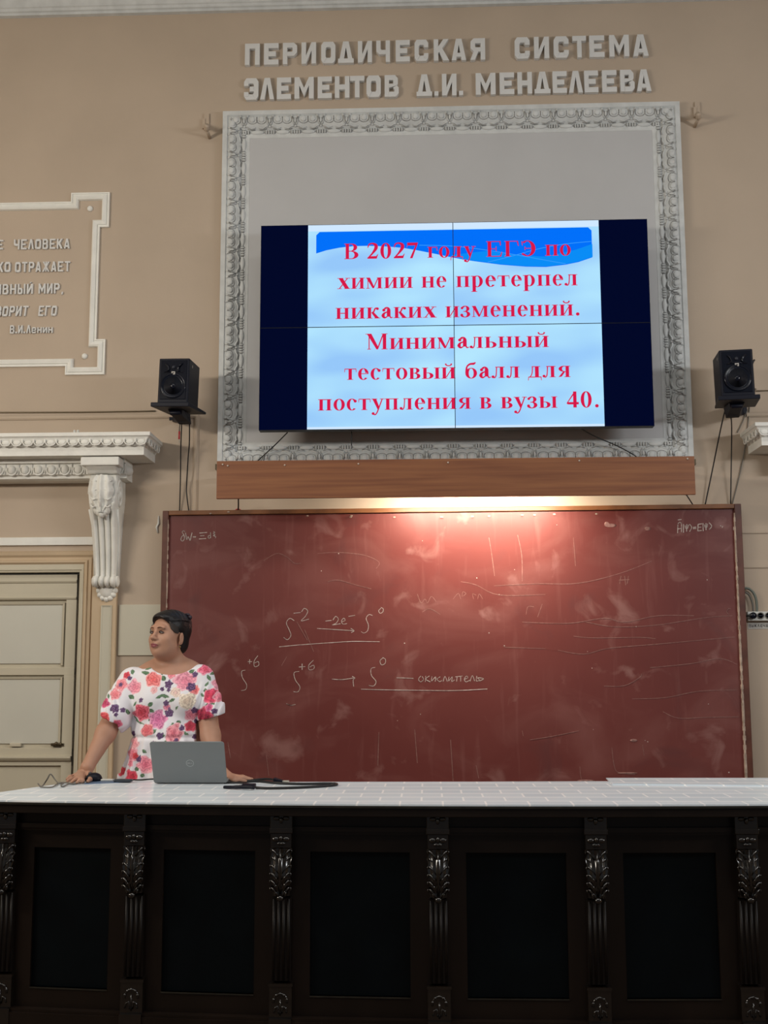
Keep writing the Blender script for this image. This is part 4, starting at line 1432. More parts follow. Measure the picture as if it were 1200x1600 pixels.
# ================================================================== LOUDSPEAKERS
def speaker(fx, ftop, fbot, hw, roll, yaw, side):
    """front centre x, heights and half width on the front plane"""
    FY = 7.12
    hw *= 1.09
    D = 0.235
    R = Matrix.Rotation(yaw, 4, 'Z') @ Matrix.Rotation(roll, 4, 'Y')
    ctr = Vector((fx, FY, fbot))
    fn = lambda p: ctr + R @ (Vector(p))
    h = ftop - fbot
    root = thing('loudspeaker', 'black two-way loudspeaker with round woofer on the %s of the screens' % side, 'loudspeaker', ctr, 'loudspeakers beside the screens')
    mb = MB()

    def rbox(x0, x1, y0, y1, z0, z1, c=0.006):
        poly = [(x0, y0 + c), (x0 + c, y0), (x1 - c, y0), (x1, y0 + c), (x1 - 0.002, y1), (x0 + 0.002, y1)]
        v = [fn((x, y, z0)) for x, y in poly] + [fn((x, y, z1)) for x, y in poly]
        n = len(poly)
        mb.add(v, [tuple(range(n)), tuple(range(2 * n - 1, n - 1, -1))] + [(i, (i + 1) % n, (i + 1) % n + n, i + n) for i in range(n)])
    rbox(-hw, hw, 0, D, 0, h)
    mb.build('cabinet', M['black'], root, bevel=0.004)
    # baffle with a waveguide, woofer
    q = MB()
    pl = [(-hw * 0.86, 0.02), (hw * 0.86, 0.02), (hw * 0.86, h - 0.012), (-hw * 0.86, h - 0.012)]
    q.prism(pl, -0.004, 0.004, lambda p: fn(p))
    q.build('baffle', M['blackglossy'], root, bevel=0.003)
    wz = h * 0.375
    wr = hw * 0.74
    q = MB()
    q.lathe([(wr * 1.12, -0.003), (wr * 1.1, -0.012), (wr * 0.98, -0.012), (wr * 0.94, -0.006), (wr * 0.86, -0.012), (wr * 0.80, -0.008)], fn((0, 0, wz)), 'y', 36)
    q.build('woofer_surround', M['blackglossy'], root)
    q = MB()
    q.lathe([(wr * 0.80, -0.0095), (wr * 0.5, -0.0075), (wr * 0.30, -0.0065)], fn((0, 0, wz)), 'y', 36)
    cone = q.build('woofer_cone', M['cone'], root)
    q = MB()
    q.ell(fn((0, -0.006, wz)), (wr * 0.28, 0.012, wr * 0.28), nu=18, nv=10)
    q.build('dust_cap', M['blackglossy'], cone)
    q = MB()
    tz = h * 0.78
    # waveguide: a dished shape with two flared lips
    q.prism([(-hw * 0.72, tz - 0.036), (hw * 0.72, tz - 0.036), (hw * 0.60, tz + 0.034), (-hw * 0.60, tz + 0.034)], -0.0055, -0.003, lambda p: fn(p))
    for sg in (-1, 1):
        q.tube([fn((sg * hw * 0.55, -0.012, tz + 0.028)), fn((sg * hw * 0.36, -0.014, tz + 0.010)), fn((sg * hw * 0.30, -0.012, tz - 0.012)), fn((sg * hw * 0.42, -0.012, tz - 0.026))], [0.004, 0.006, 0.006, 0.003], 8)
    q.tube([fn((-hw * 0.6, -0.008, tz - 0.028)), fn((0, -0.012, tz - 0.022)), fn((hw * 0.6, -0.008, tz - 0.028))], 0.003, 6)
    wg = q.build('waveguide', M['blackglossy'], root)
    q = MB()
    q.ell(fn((0, -0.008, tz + 0.004)), (0.012, 0.008, 0.012))
    q.build('tweeter', M['cone'], wg)
    q = MB()
    bz = h * 0.66
    q.prism([(-0.012, bz - 0.010), (0.012, bz - 0.010), (0.012, bz + 0.010), (-0.012, bz + 0.010)], -0.012, -0.003, lambda p: fn(p))
    bd = q.build('badge', M['badge'], root, label='small pale square badge')
    q = MB()
    q.prism([(-0.006, bz - 0.004), (0.006, bz - 0.004), (0.006, bz + 0.003), (-0.006, bz + 0.003)], -0.0125, -0.011, lambda p: fn(p))
    q.build('badge_mark', M['ink'], bd)
    # pale label on the inner side
    sgn = 1 if side == 'left' else -1
    q = MB()
    q.ell(fn((sgn * (hw - 0.003), 0.075, h - 0.035)), (0.003, 0.012, 0.018), nu=8, nv=6)
    q.build('side_knob', M['paleplug'], root)
    # mount
    fa = fx + (0.13 if side == 'right' else -0.075)
    mt = thing('speaker_mount', 'black tilted wall bracket carrying the %s loudspeaker' % side, 'bracket', (fx, YW, fbot - 0.2), 'loudspeaker wall brackets')
    q = MB()
    q.add([fn(p) for p in ((-hw - 0.03, -0.04, -0.006), (hw + 0.02, -0.04, -0.006), (hw + 0.05, D + 0.02, -0.006), (-hw + 0.0, D + 0.02, -0.006),
                           (-hw - 0.03, -0.04, -0.034), (hw + 0.02, -0.04, -0.034), (hw + 0.05, D + 0.02, -0.022), (-hw + 0.0, D + 0.02, -0.022))],
          [(0, 1, 2, 3), (4, 7, 6, 5), (0, 4, 5, 1), (1, 5, 6, 2), (2, 6, 7, 3), (3, 7, 4, 0)])
    q.build('tray', M['black'], mt, bevel=0.004)
    q = MB()
    q.add([fn(p) for p in ((-0.05, 0.06, -0.03), (0.05, 0.06, -0.03), (0.06, 0.2, -0.03), (-0.06, 0.2, -0.03), (-0.035, 0.09, -0.060), (0.035, 0.09, -0.060), (0.05, 0.27, -0.085), (-0.035, 0.27, -0.085))],
          [(0, 1, 2, 3), (4, 7, 6, 5), (0, 4, 5, 1), (1, 5, 6, 2), (2, 6, 7, 3), (3, 7, 4, 0)])
    q.tube([fn((-0.035, 0.075, -0.05)), fn((0.035, 0.075, -0.05))], 0.016, 10)
    q.build('swivel', M['black'], mt, bevel=0.004)
    q = MB()
    q.hexa([fn((-0.03, 0.22, -0.08)), fn((-0.03, 0.22, -0.03)), Vector((fa - 0.03, YW - 0.002, fbot - 0.02)), Vector((fa - 0.03, YW - 0.002, fbot + 0.06)),
            fn((0.03, 0.22, -0.08)), fn((0.03, 0.22, -0.03)), Vector((fa + 0.03, YW - 0.002, fbot - 0.02)), Vector((fa + 0.03, YW - 0.002, fbot + 0.06))])
    q.box(fa - 0.05, fa + 0.05, YW - 0.012, YW - 0.001, fbot - 0.01, fbot + 0.14)
    q.build('arm', M['black'], mt)
    return fn, h


l0, l1 = P(250, 560, 7.12), P(294.5, 560, 7.12)
fl, hl = speaker((l0.x + l1.x) / 2 - 0.006, P(272, 560, 7.12).z, P(272, 629, 7.12).z, (l1.x - l0.x) / 2, math.radians(1.6), math.radians(-5.0), 'left')
l0, l1 = P(1125.5, 547, 7.12), P(1173, 546, 7.12)
fr_, hr = speaker((l0.x + l1.x) / 2 + 0.006, P(1150, 546, 7.12).z, P(1150, 618, 7.12).z, (l1.x - l0.x) / 2, math.radians(-1.0), math.radians(-4.0), 'right')


def cable(pts, Y, r, label, material='cable', name='cable', cat='cable', group=None, end_on=None):
    q = [P(x, y, (Y[i] if isinstance(Y, (list, tuple)) else Y)) for i, (x, y) in enumerate(pts)]
    q = smooth_path(q, 6) if len(q) > 2 else q
    mb = MB()
    mb.tube(q, r, 6)
    return mb.build(name, M[material], loc=q[0], label=label, cat=cat, group=group)


cable([(284, 659), (282.5, 700), (282, 745), (280.5, 802)], [7.42, 7.5, 7.55, 7.59], 0.0045, 'straight black cable hanging under the left loudspeaker, the left one', group='cables under the left loudspeaker')
cable([(296, 652), (296, 690), (294, 715), (291.5, 760), (292, 775), (295.5, 802)], [7.4, 7.48, 7.52, 7.57, 7.57, 7.59], 0.0045, 'kinked black cable hanging under the left loudspeaker, the right one', group='cables under the left loudspeaker')
RCB = thing('short_cable', 'short dangling cable end with red sleeve under the left loudspeaker', 'cable', P(280, 676, 7.4))
q = MB()
q.tube([P(282, 658, 7.4), P(280.5, 668, 7.4), P(280.2, 675, 7.4)], 0.003, 6)
q.build('wire', M['cable'], RCB)
q = MB()
q.tube([P(280.3, 674, 7.4), P(279.8, 686.5, 7.4)], 0.006, 8)
q.build('sleeve', M['red'], RCB, label='red sleeve')
q = MB()
q.tube([P(279.8, 686, 7.4), P(280.5, 692, 7.4)], [0.004, 0.003], 6)
q.build('tip', M['paleplug'], RCB, label='pale tip')
cable([(1133, 640), (1129.5, 655), (1124, 680), (1114, 730), (1101.5, 790)], [7.36, 7.38, 7.45, 7.55, 7.585], 0.0045, 'slanting black cable hanging under the right loudspeaker, the left one', group='cables under the right loudspeaker')
cable([(1142, 650), (1143.2, 665), (1143, 700), (1141.5, 790)], [7.38, 7.45, 7.52, 7.585], 0.0045, 'straight black cable hanging under the right loudspeaker, the right one', group='cables under the right loudspeaker')
cable([(1171, 636), (1168, 670), (1164, 700), (1155, 745), (1144, 789)], 7.592, 0.0035, 'thin grey wire on the wall right of the two black speaker cables', 'greycable')
cable([(1168, 640), (1160, 660), (1152, 676)], 7.59, 0.0035, 'short tan wire on the wall below the right loudspeaker tray', 'greycable')
cable([(1168, 580), (1174, 572), (1176.5, 566), (1179, 562)], 7.28, 0.006, 'black cable stub sticking out right of the right loudspeaker')
cable([(1170, 613), (1176, 611), (1181, 607.5)], 7.592, 0.006, 'small dark cable stub beside the right speaker tray', 'brass')
cable([(-40, 644.5), (120, 644), (243, 642.2)], 7.594, 0.0045, 'thin brown cable running along the wall left of the left loudspeaker', 'brass')
cable([(1181, 611), (1230, 609)], 7.594, 0.0035, 'thin brown cable running off the frame right of the right loudspeaker', 'brass')
cable([(449, 676), (430, 695), (405, 718), (396, 727)], [7.36, 7.5, 7.53, 7.5], 0.004, 'black cable slanting down-left below the lower left display')
cable([(905, 668), (930, 682), (965, 697), (992, 712), (1000, 720)], [7.36, 7.48, 7.52, 7.52, 7.5], 0.004, 'black cable slanting down-right below the lower right display')
cable([(549.5, 672), (549, 683), (549.3, 696)], 7.38, 0.0035, 'very short black cable end hanging under the lower left display')
cable([(372.5, 776), (372.5, 790), (372, 799)], [7.4, 7.5, 7.53], 0.005, 'short black cable between lamp cover and board at the upper left')
q = MB()
c = P(372, 798.5, 7.53)
q.tube([c + Vector((0.02 * math.cos(a), 0, 0.013 * math.sin(a))) for a in np.linspace(-0.2, math.pi + 0.2, 10)], 0.004, 6)
q.build('wire_loop', M['red'], loc=c, label='small red wire loop on the blackboard top edge', cat='wire')
cable([(1071, 771), (1077, 780), (1084, 791)], [7.4, 7.5, 7.55], 0.004, 'short black cable between lamp cover and board at the upper right')

# ================================================================== PLASTER SHELVES OVER THE SIDE DOORS
def canopy(x_end, sgn, label, xfar):
    """shelf cornice from xfar to x_end (front corner), returning to the wall on the inner end"""
    FYc = 7.24
    root = thing('plaster_cornice', label, 'cornice', ((x_end + xfar) / 2, YW, 2.9), 'plaster cornices over the side doors')
    zt = P(120, 675, FYc).z if sgn > 0 else P(1200, 659, FYc).z
    zz = lambda py: (P(120, py, FYc).z if sgn > 0 else P(1200, 659 + (py - 675), FYc).z)
    z_a, z_b, z_c = zz(675.5), zz(709.5), zz(716)
    # profile (depth out of wall, z)
    pr = [(0.0, z_a), (0.36, z_a), (0.36, zz(681)), (0.352, zz(682)), (0.345, zz(684)), (0.338, zz(688)), (0.322, zz(692)), (0.315, zz(696)), (0.312, zz(697)), (0.312, z_b), (0.0, z_b)]
    b = MB()
    n = len(pr)
    V = []
    for d, z in pr:
        V.append((xfar, YW - d, z))
    for d, z in pr:
        ex = x_end + sgn * (d - 0.36)
        V.append((ex, YW - d, z))
    for d, z in pr:
        ex = x_end + sgn * (d - 0.36)
        V.append((ex, YW, z))
    Fc = []
    for i in range(n):
        j = (i + 1) % n
        Fc.append((i, j, n + j, n + i))
        if i < n - 1:
            Fc.append((n + i, n + j, 2 * n + j, 2 * n + i))
    b.add(V, Fc)
    b.build('shelf', M['plaster'], root)
    # leaf ornament along front and return
    q = MB()
    zo = zz(689)

    def leaf(cx, cy, ax):
        # small rounded leaf with a dark eye between neighbours
        r = (0.030, 0.012, 0.018) if ax == 'x' else (0.012, 0.030, 0.018)
        q.ell((cx, cy, zo - 0.005), r, nu=10, nv=6)
        e = Vector((1, 0, 0)) if ax == 'x' else Vector((0, 1, 0))
        o_ = Vector((0, -0.012, 0)) if ax == 'x' else Vector((sgn * 0.012, 0, 0))
        c_ = Vector((cx, cy, zo)) + o_
        q.tube([c_ - e * 0.034 + Vector((0, 0, 0.016)), c_ - e * 0.034 - Vector((0, 0, 0.004)), c_ - e * 0.022 - Vector((0, 0, 0.022)), c_ - Vector((0, 0, 0.027)), c_ + e * 0.022 - Vector((0, 0, 0.022)), c_ + e * 0.034 - Vector((0, 0, 0.004)), c_ + e * 0.034 + Vector((0, 0, 0.016))], 0.0045, 6)
    stp = 0.074
    k = 0
    while True:
        x = x_end - sgn * (0.06 + k * stp)
        if (x - xfar) * sgn < 0.05:
            break
        leaf(x, YW - 0.335, 'x')
        k += 1
    for k in range(4):
        leaf(x_end - sgn * 0.025, YW - 0.29 + k * stp, 'y')
    q.build('leaf_row', M['plaster'], root)
    # lower egg-and-dart moulding set back against the wall
    z1_, z2_ = zz(717), zz(741)
    lo = MB()
    xe = x_end - sgn * 0.20
    pr2 = [(0.0, z_b), (0.20, z_b), (0.20, zz(716)), (0.17, zz(717)), (0.17, zz(733)), (0.15, zz(735)), (0.15, zz(739)), (0.12, zz(741)), (0.0, zz(741))]
    m_ = len(pr2)
    V = [(xfar, YW - d, z) for d, z in pr2] + [(xe, YW - d, z) for d, z in pr2]
    lo.add(V, [tuple(range(m_)), tuple(range(2 * m_ - 1, m_ - 1, -1))] + [(i, (i + 1) % m_, m_ + (i + 1) % m_, m_ + i) for i in range(m_)])
    lo.build('lower_moulding', M['plaster'], root)
    q = MB()
    ze = zz(725.5)
    k = 0
    while True:
        x = xe - sgn * (0.05 + k * 0.089)
        if (x - xfar) * sgn < 0.04:
            break
        q.ell((x, YW - 0.172, ze), (0.026, 0.022, 0.032), nu=12, nv=8)
        q.tube([(x + 0.034 * math.cos(a), YW - 0.174, ze + 0.004 + 0.040 * math.sin(a)) for a in np.linspace(math.pi * 0.92, math.pi * 2.08, 10)], 0.006, 6)
        q.tube([(x + 0.0445, YW - 0.174, ze + 0.034), (x + 0.0445, YW - 0.174, ze - 0.034)], [0.007, 0.003], 6)
        k += 1
    q.build('egg_row', M['plaster'], root)
    if sgn > 0:
        for px in (119.3, 124.6):
            c = P(px, 675, 7.30)
            q = MB()
            q.lathe([(0.006, -0.004), (0.008, 0.008), (0.009, 0.014), (0.005, 0.02)], (c.x, 7.26, z_a), 'z', 10)
            q.build('white_knob', M['whiteplastic'], root)
    return zz


cxe = P(234, 676, 7.24).x
zzL = canopy(cxe, 1, 'white plaster shelf cornice with egg pattern above the left door', -4.3)
cxr = P(1180, 660, 7.24).x
canopy(cxr, -1, 'end of a white plaster shelf cornice at the right edge', 4.3)


def scroll(xc, w, ztop, z0, label, sgn):
    """tall tapering scroll bracket"""
    root = thing('scroll_bracket', label, 'bracket', (xc, YW, z0), 'scroll brackets under the cornices')
    H = ztop - z0
    # capital block
    b = MB()
    b.box(xc - w * 0.90, xc + w * 0.88, YW - 0.30, YW, ztop - 0.008, ztop + 0.05)
    b.sweep([(xc - w * 0.72, ztop - 0.052), (xc + w * 0.72, ztop - 0.052)], [(0, 0), (0, 0.225), (0.02, 0.245), (0.044, 0.285), (0.044, 0)], YW)
    b.build('cap', M['plaster'], root, bevel=0.008)
    # body: side outline (depth, z) lofted, width tapering downwards
    S = [(0.21, 1.0, 0.64), (0.235, 0.93, 0.66), (0.235, 0.84, 0.67), (0.215, 0.76, 0.65), (0.185, 0.68, 0.61), (0.155, 0.58, 0.58), (0.13, 0.46, 0.55), (0.11, 0.34, 0.53), (0.10, 0.24, 0.51), (0.10, 0.155, 0.50)]
    zf = lambda t: z0 + (H - 0.05) * t
    b = MB()
    V, Fc = [], []
    nx = 41
    for d, t, ww in S:
        for i in range(nx):
            u = -1 + 2 * i / (nx - 1)
            fl = 0.0
            if 0.1 < t < 0.8:
                ph = (u + 1) / 2 * 4
                fl = 0.030 * abs(math.sin(math.pi * ph)) ** 0.6 * (1.0 if abs(u) < 0.995 else 0)
            edge = -0.012 * max(0, abs(u) - 0.9) * 10
            V.append((xc + u * w * ww, YW - (d + fl + edge - 0.015), zf(t)))
    k = len(S)
    for a in range(k - 1):
        for i in range(nx - 1):
            Fc.append((a * nx + i, a * nx + i + 1, (a + 1) * nx + i + 1, (a + 1) * nx + i))
    o = len(V)
    for d, t, ww in S:
        V.append((xc - w * ww, YW, zf(t)))
        V.append((xc + w * ww, YW, zf(t)))
    for a in range(k - 1):
        Fc.append((a * nx, (a + 1) * nx, o + 2 * a + 2, o + 2 * a))
        Fc.append((a * nx + nx - 1, o + 2 * a + 1, o + 2 * a + 3, (a + 1) * nx + nx - 1))
    Fc.append(tuple(range(nx)) + (o + 1, o))
    Fc.append(tuple((k - 1) * nx + i for i in range(nx)) + (o + 2 * k - 1, o + 2 * k - 2))
    b.add(V, Fc)
    b.build('body', M['plaster'], root)
    # side volutes
    for sg in (-1, 1):
        q = MB()
        for tz, rr, dd in ((0.84, 0.070, 0.14),):
            pts = []
            for a in np.linspace(0, 4.2 * math.pi, 40):
                r = rr * (1 - a / (4.6 * math.pi))
                pts.append((xc + sg * w * 0.645, YW - dd - r * math.cos(a) * 0.9, zf(tz) + r * math.sin(a) * 1.5))
            q.tube(pts, 0.010, 6)
            q.ell((xc + sg * w * 0.63, YW - dd, zf(tz)), (0.02, 0.022, 0.03))
        q.tube([(xc + sg * w * 0.64, YW - 0.18, zf(0.72)), (xc + sg * w * 0.60, YW - 0.12, zf(0.6)), (xc + sg * w * 0.56, YW - 0.08, zf(0.4)), (xc + sg * w * 0.52, YW - 0.07, zf(0.2))], 0.010, 6)
        q.ell((xc + sg * w * 0.96, YW - 0.12, ztop - 0.016), (0.038, 0.045, 0.036))
        q.build('volute', M['plaster'], root)
    # acanthus leaf on the upper front
    q = MB()
    V, Fc = [], []
    rows, cols = 16, 17
    for i in range(rows):
        t = i / (rows - 1)
        z = zf(0.985 - 0.30 * t)
        d = float(np.interp(0.985 - 0.30 * t, [s_[1] for s_ in S][::-1], [s_[0] for s_ in S][::-1])) + 0.012
        wd = w * 0.50 * (math.sin(math.pi * (0.22 + 0.70 * t)) ** 0.7) * (1 + 0.16 * abs(math.sin(t * math.pi * 3.5)))
        if t > 0.9:
            wd *= 0.7
        for j in range(cols):
            u = -1 + 2 * j / (cols - 1)
            V.append((xc + u * wd, YW - (d + 0.030 * (1 - u * u) + 0.010 * math.cos(u * math.pi * 3) + (0.035 * max(0, t - 0.8) * 5)), z))
    for i in range(rows - 1):
        for j in range(cols - 1):
            Fc.append((i * cols + j, i * cols + j + 1, (i + 1) * cols + j + 1, (i + 1) * cols + j))
    q.add(V, Fc, True)
    zl = zf(0.685)
    for j in range(-2, 3):
        q.ell((xc + j * w * 0.115, YW - 0.222 + abs(j) * 0.004, zl - 0.006 + abs(j) * 0.012), (0.022, 0.03, 0.03))
    for sg in (-1, 1):
        for t in (0.93, 0.86, 0.79, 0.73):
            q.tube([(xc + sg * w * 0.20, YW - 0.268, zf(t + 0.004)), (xc + sg * w * 0.34, YW - 0.262, zf(t - 0.008)), (xc + sg * w * 0.47, YW - 0.245, zf(t + 0.012))], [0.003, 0.006, 0.009], 6)
    q.tube([(xc, YW - 0.25, zf(0.985)), (xc, YW - 0.276, zf(0.9)), (xc, YW - 0.274, zf(0.8)), (xc, YW - 0.245, zf(0.69))], 0.009, 8)
    q.build('acanthus_leaf', M['plaster'], root)
    # lower roll made of four bulbs and the shell under it
    q = MB()
    for j in range(4):
        q.ell((xc + (j - 1.5) * w * 0.27, YW - 0.09, zf(0.155)), (w * 0.17, 0.06, 0.042), nu=16, nv=10)
    q.ell((xc - w * 0.54, YW - 0.08, zf(0.155)), (0.014, 0.045, 0.038))
    q.ell((xc + w * 0.54, YW - 0.08, zf(0.155)), (0.014, 0.045, 0.038))
    q.build('lower_roll', M['plaster'], root)
    q = MB()
    cz = zf(0.09)
    q.ell((xc, YW - 0.045, cz + 0.005), (w * 0.38, 0.045, 0.066), nu=16, nv=10)
    for a in np.linspace(math.pi * 1.02, math.pi * 1.98, 7):
        q.ell((xc + w * 0.36 * math.cos(a), YW - 0.042, cz + 0.060 * math.sin(a)), (0.022, 0.032, 0.022), nu=10, nv=8)
    q.build('shell', M['plaster'], root)


xa, xb = P(141, 740, 7.3).x, P(193, 740, 7.45).x
scx_ = (P(161.5, 903, 7.5).x + P(163, 780, 7.38).x) / 2
scroll(scx_ - 0.002, 0.142, P(165, 724, 7.28).z, P(163, 939, 7.52).z, 'tall white plaster scroll bracket with leaf under the left cornice', 1)

# ================================================================== SOCKET STRIP, CONDUIT AND PAPER LABEL
SYp = 7.56
a, b = P(1168, 957, SYp), P(1200, 969, SYp)
SS = thing('socket_strip', 'white row of wall sockets right of the blackboard', 'socket strip', (a.x + 0.2, YW, b.z))
MB().box(a.x, a.x + 0.42, SYp, YW, P(1170, 970, SYp).z, P(1170, 955.5, SYp).z).build('case', M['whiteplastic'], SS, bevel=0.004)
zc_ = P(1180, 962, SYp).z
for k, px in enumerate((1188.3, 1200.5)):
    c = P(px, 961, SYp)
    q = MB()
    q.lathe([(0.021, 0.0), (0.022, -0.006), (0.018, -0.006), (0.016, 0.0)], (c.x, SYp, zc_), 'y', 20)
    so = q.build('socket', M['greycable'], SS)
    q = MB()
    for sg in (-1, 1):
        q.box(c.x + sg * 0.009 - 0.003, c.x + sg * 0.009 + 0.003, SYp - 0.007, SYp - 0.003, zc_ - 0.003, zc_ + 0.003)
    q.box(c.x - 0.020, c.x + 0.020, SYp - 0.0075, SYp - 0.004, zc_ - 0.0035, zc_ + 0.0035)
    q.build('contacts', M['black'], so)
c = P(1176, 962, SYp)
PG = thing('power_plug', 'black round power plug in the leftmost socket right of the board', 'plug', (c.x, SYp, c.z))
q = MB()
q.lathe([(0.021, 0.0), (0.022, -0.02), (0.016, -0.035)], (c.x, SYp, zc_), 'y', 20)
q.build('plug_body', M['blackglossy'], PG)
q = MB()
q.tube([(c.x - 0.01, SYp - 0.02, zc_), (c.x - 0.035, SYp - 0.02, zc_ - 0.002), (c.x - 0.06, SYp - 0.0, zc_ - 0.004)], [0.009, 0.007, 0.004], 8)
q.build('plug_lead', M['cable'], PG)
for pts, lab in (([(1163, 919), (1170, 920), (1177, 926), (1181, 935), (1182.5, 946), (1182.5, 956)], 'outer grey-green bent conduit above the socket strip'),
                 ([(1164, 925), (1170, 929), (1174, 937), (1176.5, 946), (1177, 956)], 'inner grey bent conduit above the socket strip')):
    cable(pts, 7.57, 0.0085 if 'outer' in lab else 0.006, lab, 'conduit' if 'outer' in lab else 'greycable', 'conduit', 'conduit', 'conduits above the socket strip')
a, b = P(1168.5, 973, YW), P(1216, 982.5, YW)
PLb = thing('paper_label', 'narrow paper label with printed capitals under the socket strip', 'label', (a.x, YW, b.z))
MB().box(a.x, b.x, YW - 0.003, YW, b.z, a.z).build('paper', M['paper'], PLb)
q = MB()
wch = 'ВЫКЛЮЧАТЕЛЬ'
x = a.x + 0.006
for ch in wch:
    wd = 0.0135
    if ch == 'Л':
        g = block('Л', 0.2, 0.16)
    elif ch == 'Ю':
        g = [rc(0, 0, 0.18, 1), rc(0.18, 0.42, 0.4, 0.56)] + [[(0.4 + xx * 0.6, zz_) for xx, zz_ in p] for p in block('О', 0.25, 0.16)]
    elif ch == 'Ь':
        g = [rc(0, 0, 0.2, 1), rc(0.2, 0.44, 0.8, 0.56), rc(0.2, 0, 0.8, 0.12), rc(0.7, 0.1, 0.9, 0.5)]
    else:
        g = block(ch, 0.2, 0.14)
    for p in g:
        q.prism([(x + xx * wd, b.z + 0.010 + zz_ * 0.020) for xx, zz_ in p], YW - 0.0036, YW - 0.002)
    x += wd + 0.0045
q.build('lettering', M['ink'], PLb)
# ================================================================== LECTURE DESK
def fy(x):
    return 4.5 + 0.033 * (x - 0.35) ** 2


ZT = 0.957
DK = thing('lecture_desk', 'long dark carved wooden lecture desk with a grey tiled top', 'desk', (0.0, 5.0, 0.0))
pilx = [P(px, 1400, 4.45).x for px in (436, 685, 935, 1176)]
pilx = [P(-4, 1400, 4.55).x, P(203, 1400, 4.5).x] + pilx
pilx.append(pilx[-1] + (pilx[-1] - pilx[-2]))
XL, XR = pilx[0] - 0.10, pilx[-1] + 0.06


def front_strip(mb, x0, x1, d0, d1, z0, z1, n=10):
    """curved slab between two depths relative to the desk front"""
    xs = np.linspace(x0, x1, n + 1)
    poly = [(x, fy(x) + d0) for x in xs] + [(x, fy(x) + d1) for x in xs[::-1]]
    mb.prism_z(poly, z0, z1)


# tabletop: front follows the curve, the left end is angled, back is nearly straight
back_l = Pz(145, 1218, ZT)
xs = np.linspace(XL - 0.03, XR, 40)
ys = [(x, fy(x) - 0.055) for x in xs]
outline = ys + [(XR, 5.40), (-0.90, 5.33), (-1.15, 5.44), (back_l.x - 0.02, 5.47), (-1.80, 4.886), (-1.895, 4.62)]
# keep the outline simple where the left end is cut back
outline = [p for p in ys if p[0] > -1.885] + [(XR, 5.40), (0.20, 5.345), (-0.85, 5.33), (-1.15, 5.45), (back_l.x - 0.0, 5.47), (-1.80, 4.886), (-1.893, 4.70)]
tb = MB()
tb.prism_z(outline, ZT - 0.006, ZT)
tb.build('tabletop', M['tile'], DK, label='glossy grey tile-patterned top')
sh = MB()
e1, e2 = Pz(950, 1222, ZT), Pz(956, 1218.5, ZT + 0.006)
sh.prism_z([(e1.x, 5.20), (XR, 5.10), (XR, 5.475), (e2.x - 0.01, 5.475)], ZT, ZT + 0.005)
sh.build('tabletop_sheet', M['tile'], DK, label='overlapping tile-patterned sheet at the right rear')
ed = MB()
x_l = -1.885
front_strip(ed, x_l, XR, -0.058, 0.10, ZT - 0.014, ZT - 0.006, 40)
ed.build('worn_edge', M['deskedge'], DK)
ed = MB()
sl = [(x, fy(x) - 0.05) for x in np.linspace(x_l, XR, 40)]
ed.prism_z(sl + [(XR, 5.32), (-1.0, 5.31), (-1.55, 5.44), (-1.79, 4.89)], ZT - 0.048, ZT - 0.012)
ed.build('top_slab', M['deskwood'], DK, bevel=0.003)
# body behind the front
bd = MB()
bl = [(x, fy(x) + 0.045) for x in np.linspace(x_l + 0.06, XR, 30)]
bd.prism_z(bl + [(XR, 5.25), (-1.60, 5.25), (-1.76, 4.80)], 0.0, ZT - 0.046)
bd.build('carcass', M['deskwood'], DK)
# frieze rail and its moulding
q = MB()
front_strip(q, x_l + 0.03, XR, 0.012, 0.06, 0.862, ZT - 0.046, 30)
q.build('frieze', M['deskwood'], DK)
q = MB()
front_strip(q, x_l + 0.02, XR, -0.006, 0.05, 0.849, 0.866, 30)
front_strip(q, x_l + 0.02, XR, 0.002, 0.05, 0.838, 0.850, 30)
q.build('frieze_moulding', M['deskwood'], DK)
q = MB()
front_strip(q, x_l + 0.02, XR, -0.022, 0.05, 0.0, 0.157, 30)
front_strip(q, x_l + 0.02, XR, -0.014, 0.05, 0.157, 0.168, 30)
q.build('plinth', M['deskwood'], DK)

# framed dark panels between the pilasters
for i in range(len(pilx) - 1):
    xa, xb = pilx[i] + 0.03, pilx[i + 1] - 0.03
    ins = 0.087
    pa, pb = pilx[i] + 0.107, pilx[i + 1] - 0.107
    z0, z1, za, zb = 0.168, 0.838, 0.242, 0.770

    def pq(x, d, z):
        # straight front between the pilasters
        t = (x - pilx[i]) / (pilx[i + 1] - pilx[i])
        return (x, fy(pilx[i]) * (1 - t) + fy(pilx[i + 1]) * t + d, z)
    fr = MB()
    for x0, x1, zz0, zz1 in ((xa, pa, z0, z1), (pb, xb, z0, z1), (pa, pb, zb, z1), (pa, pb, z0, za)):
        fr.hexa([pq(x, d, z) for x in (x0, x1) for d in (0.02, 0.05) for z in (zz0, zz1)])
    fo = fr.build('panel_frame', M['deskwood'], DK)
    pm = MB()
    pm.hexa([pq(x, d, z) for x in (pa, pb) for d in (0.036, 0.048) for z in (za, zb)])
    pm.build('panel', M['deskpanel'], DK, label='black inset panel')
    ed = MB()
    ed.hexa([pq(x, d, z) for x in (pa, pb) for d in (0.017, 0.036) for z in (za - 0.005, za)])
    ed.build('panel_lip', M['deskedge'], fo)

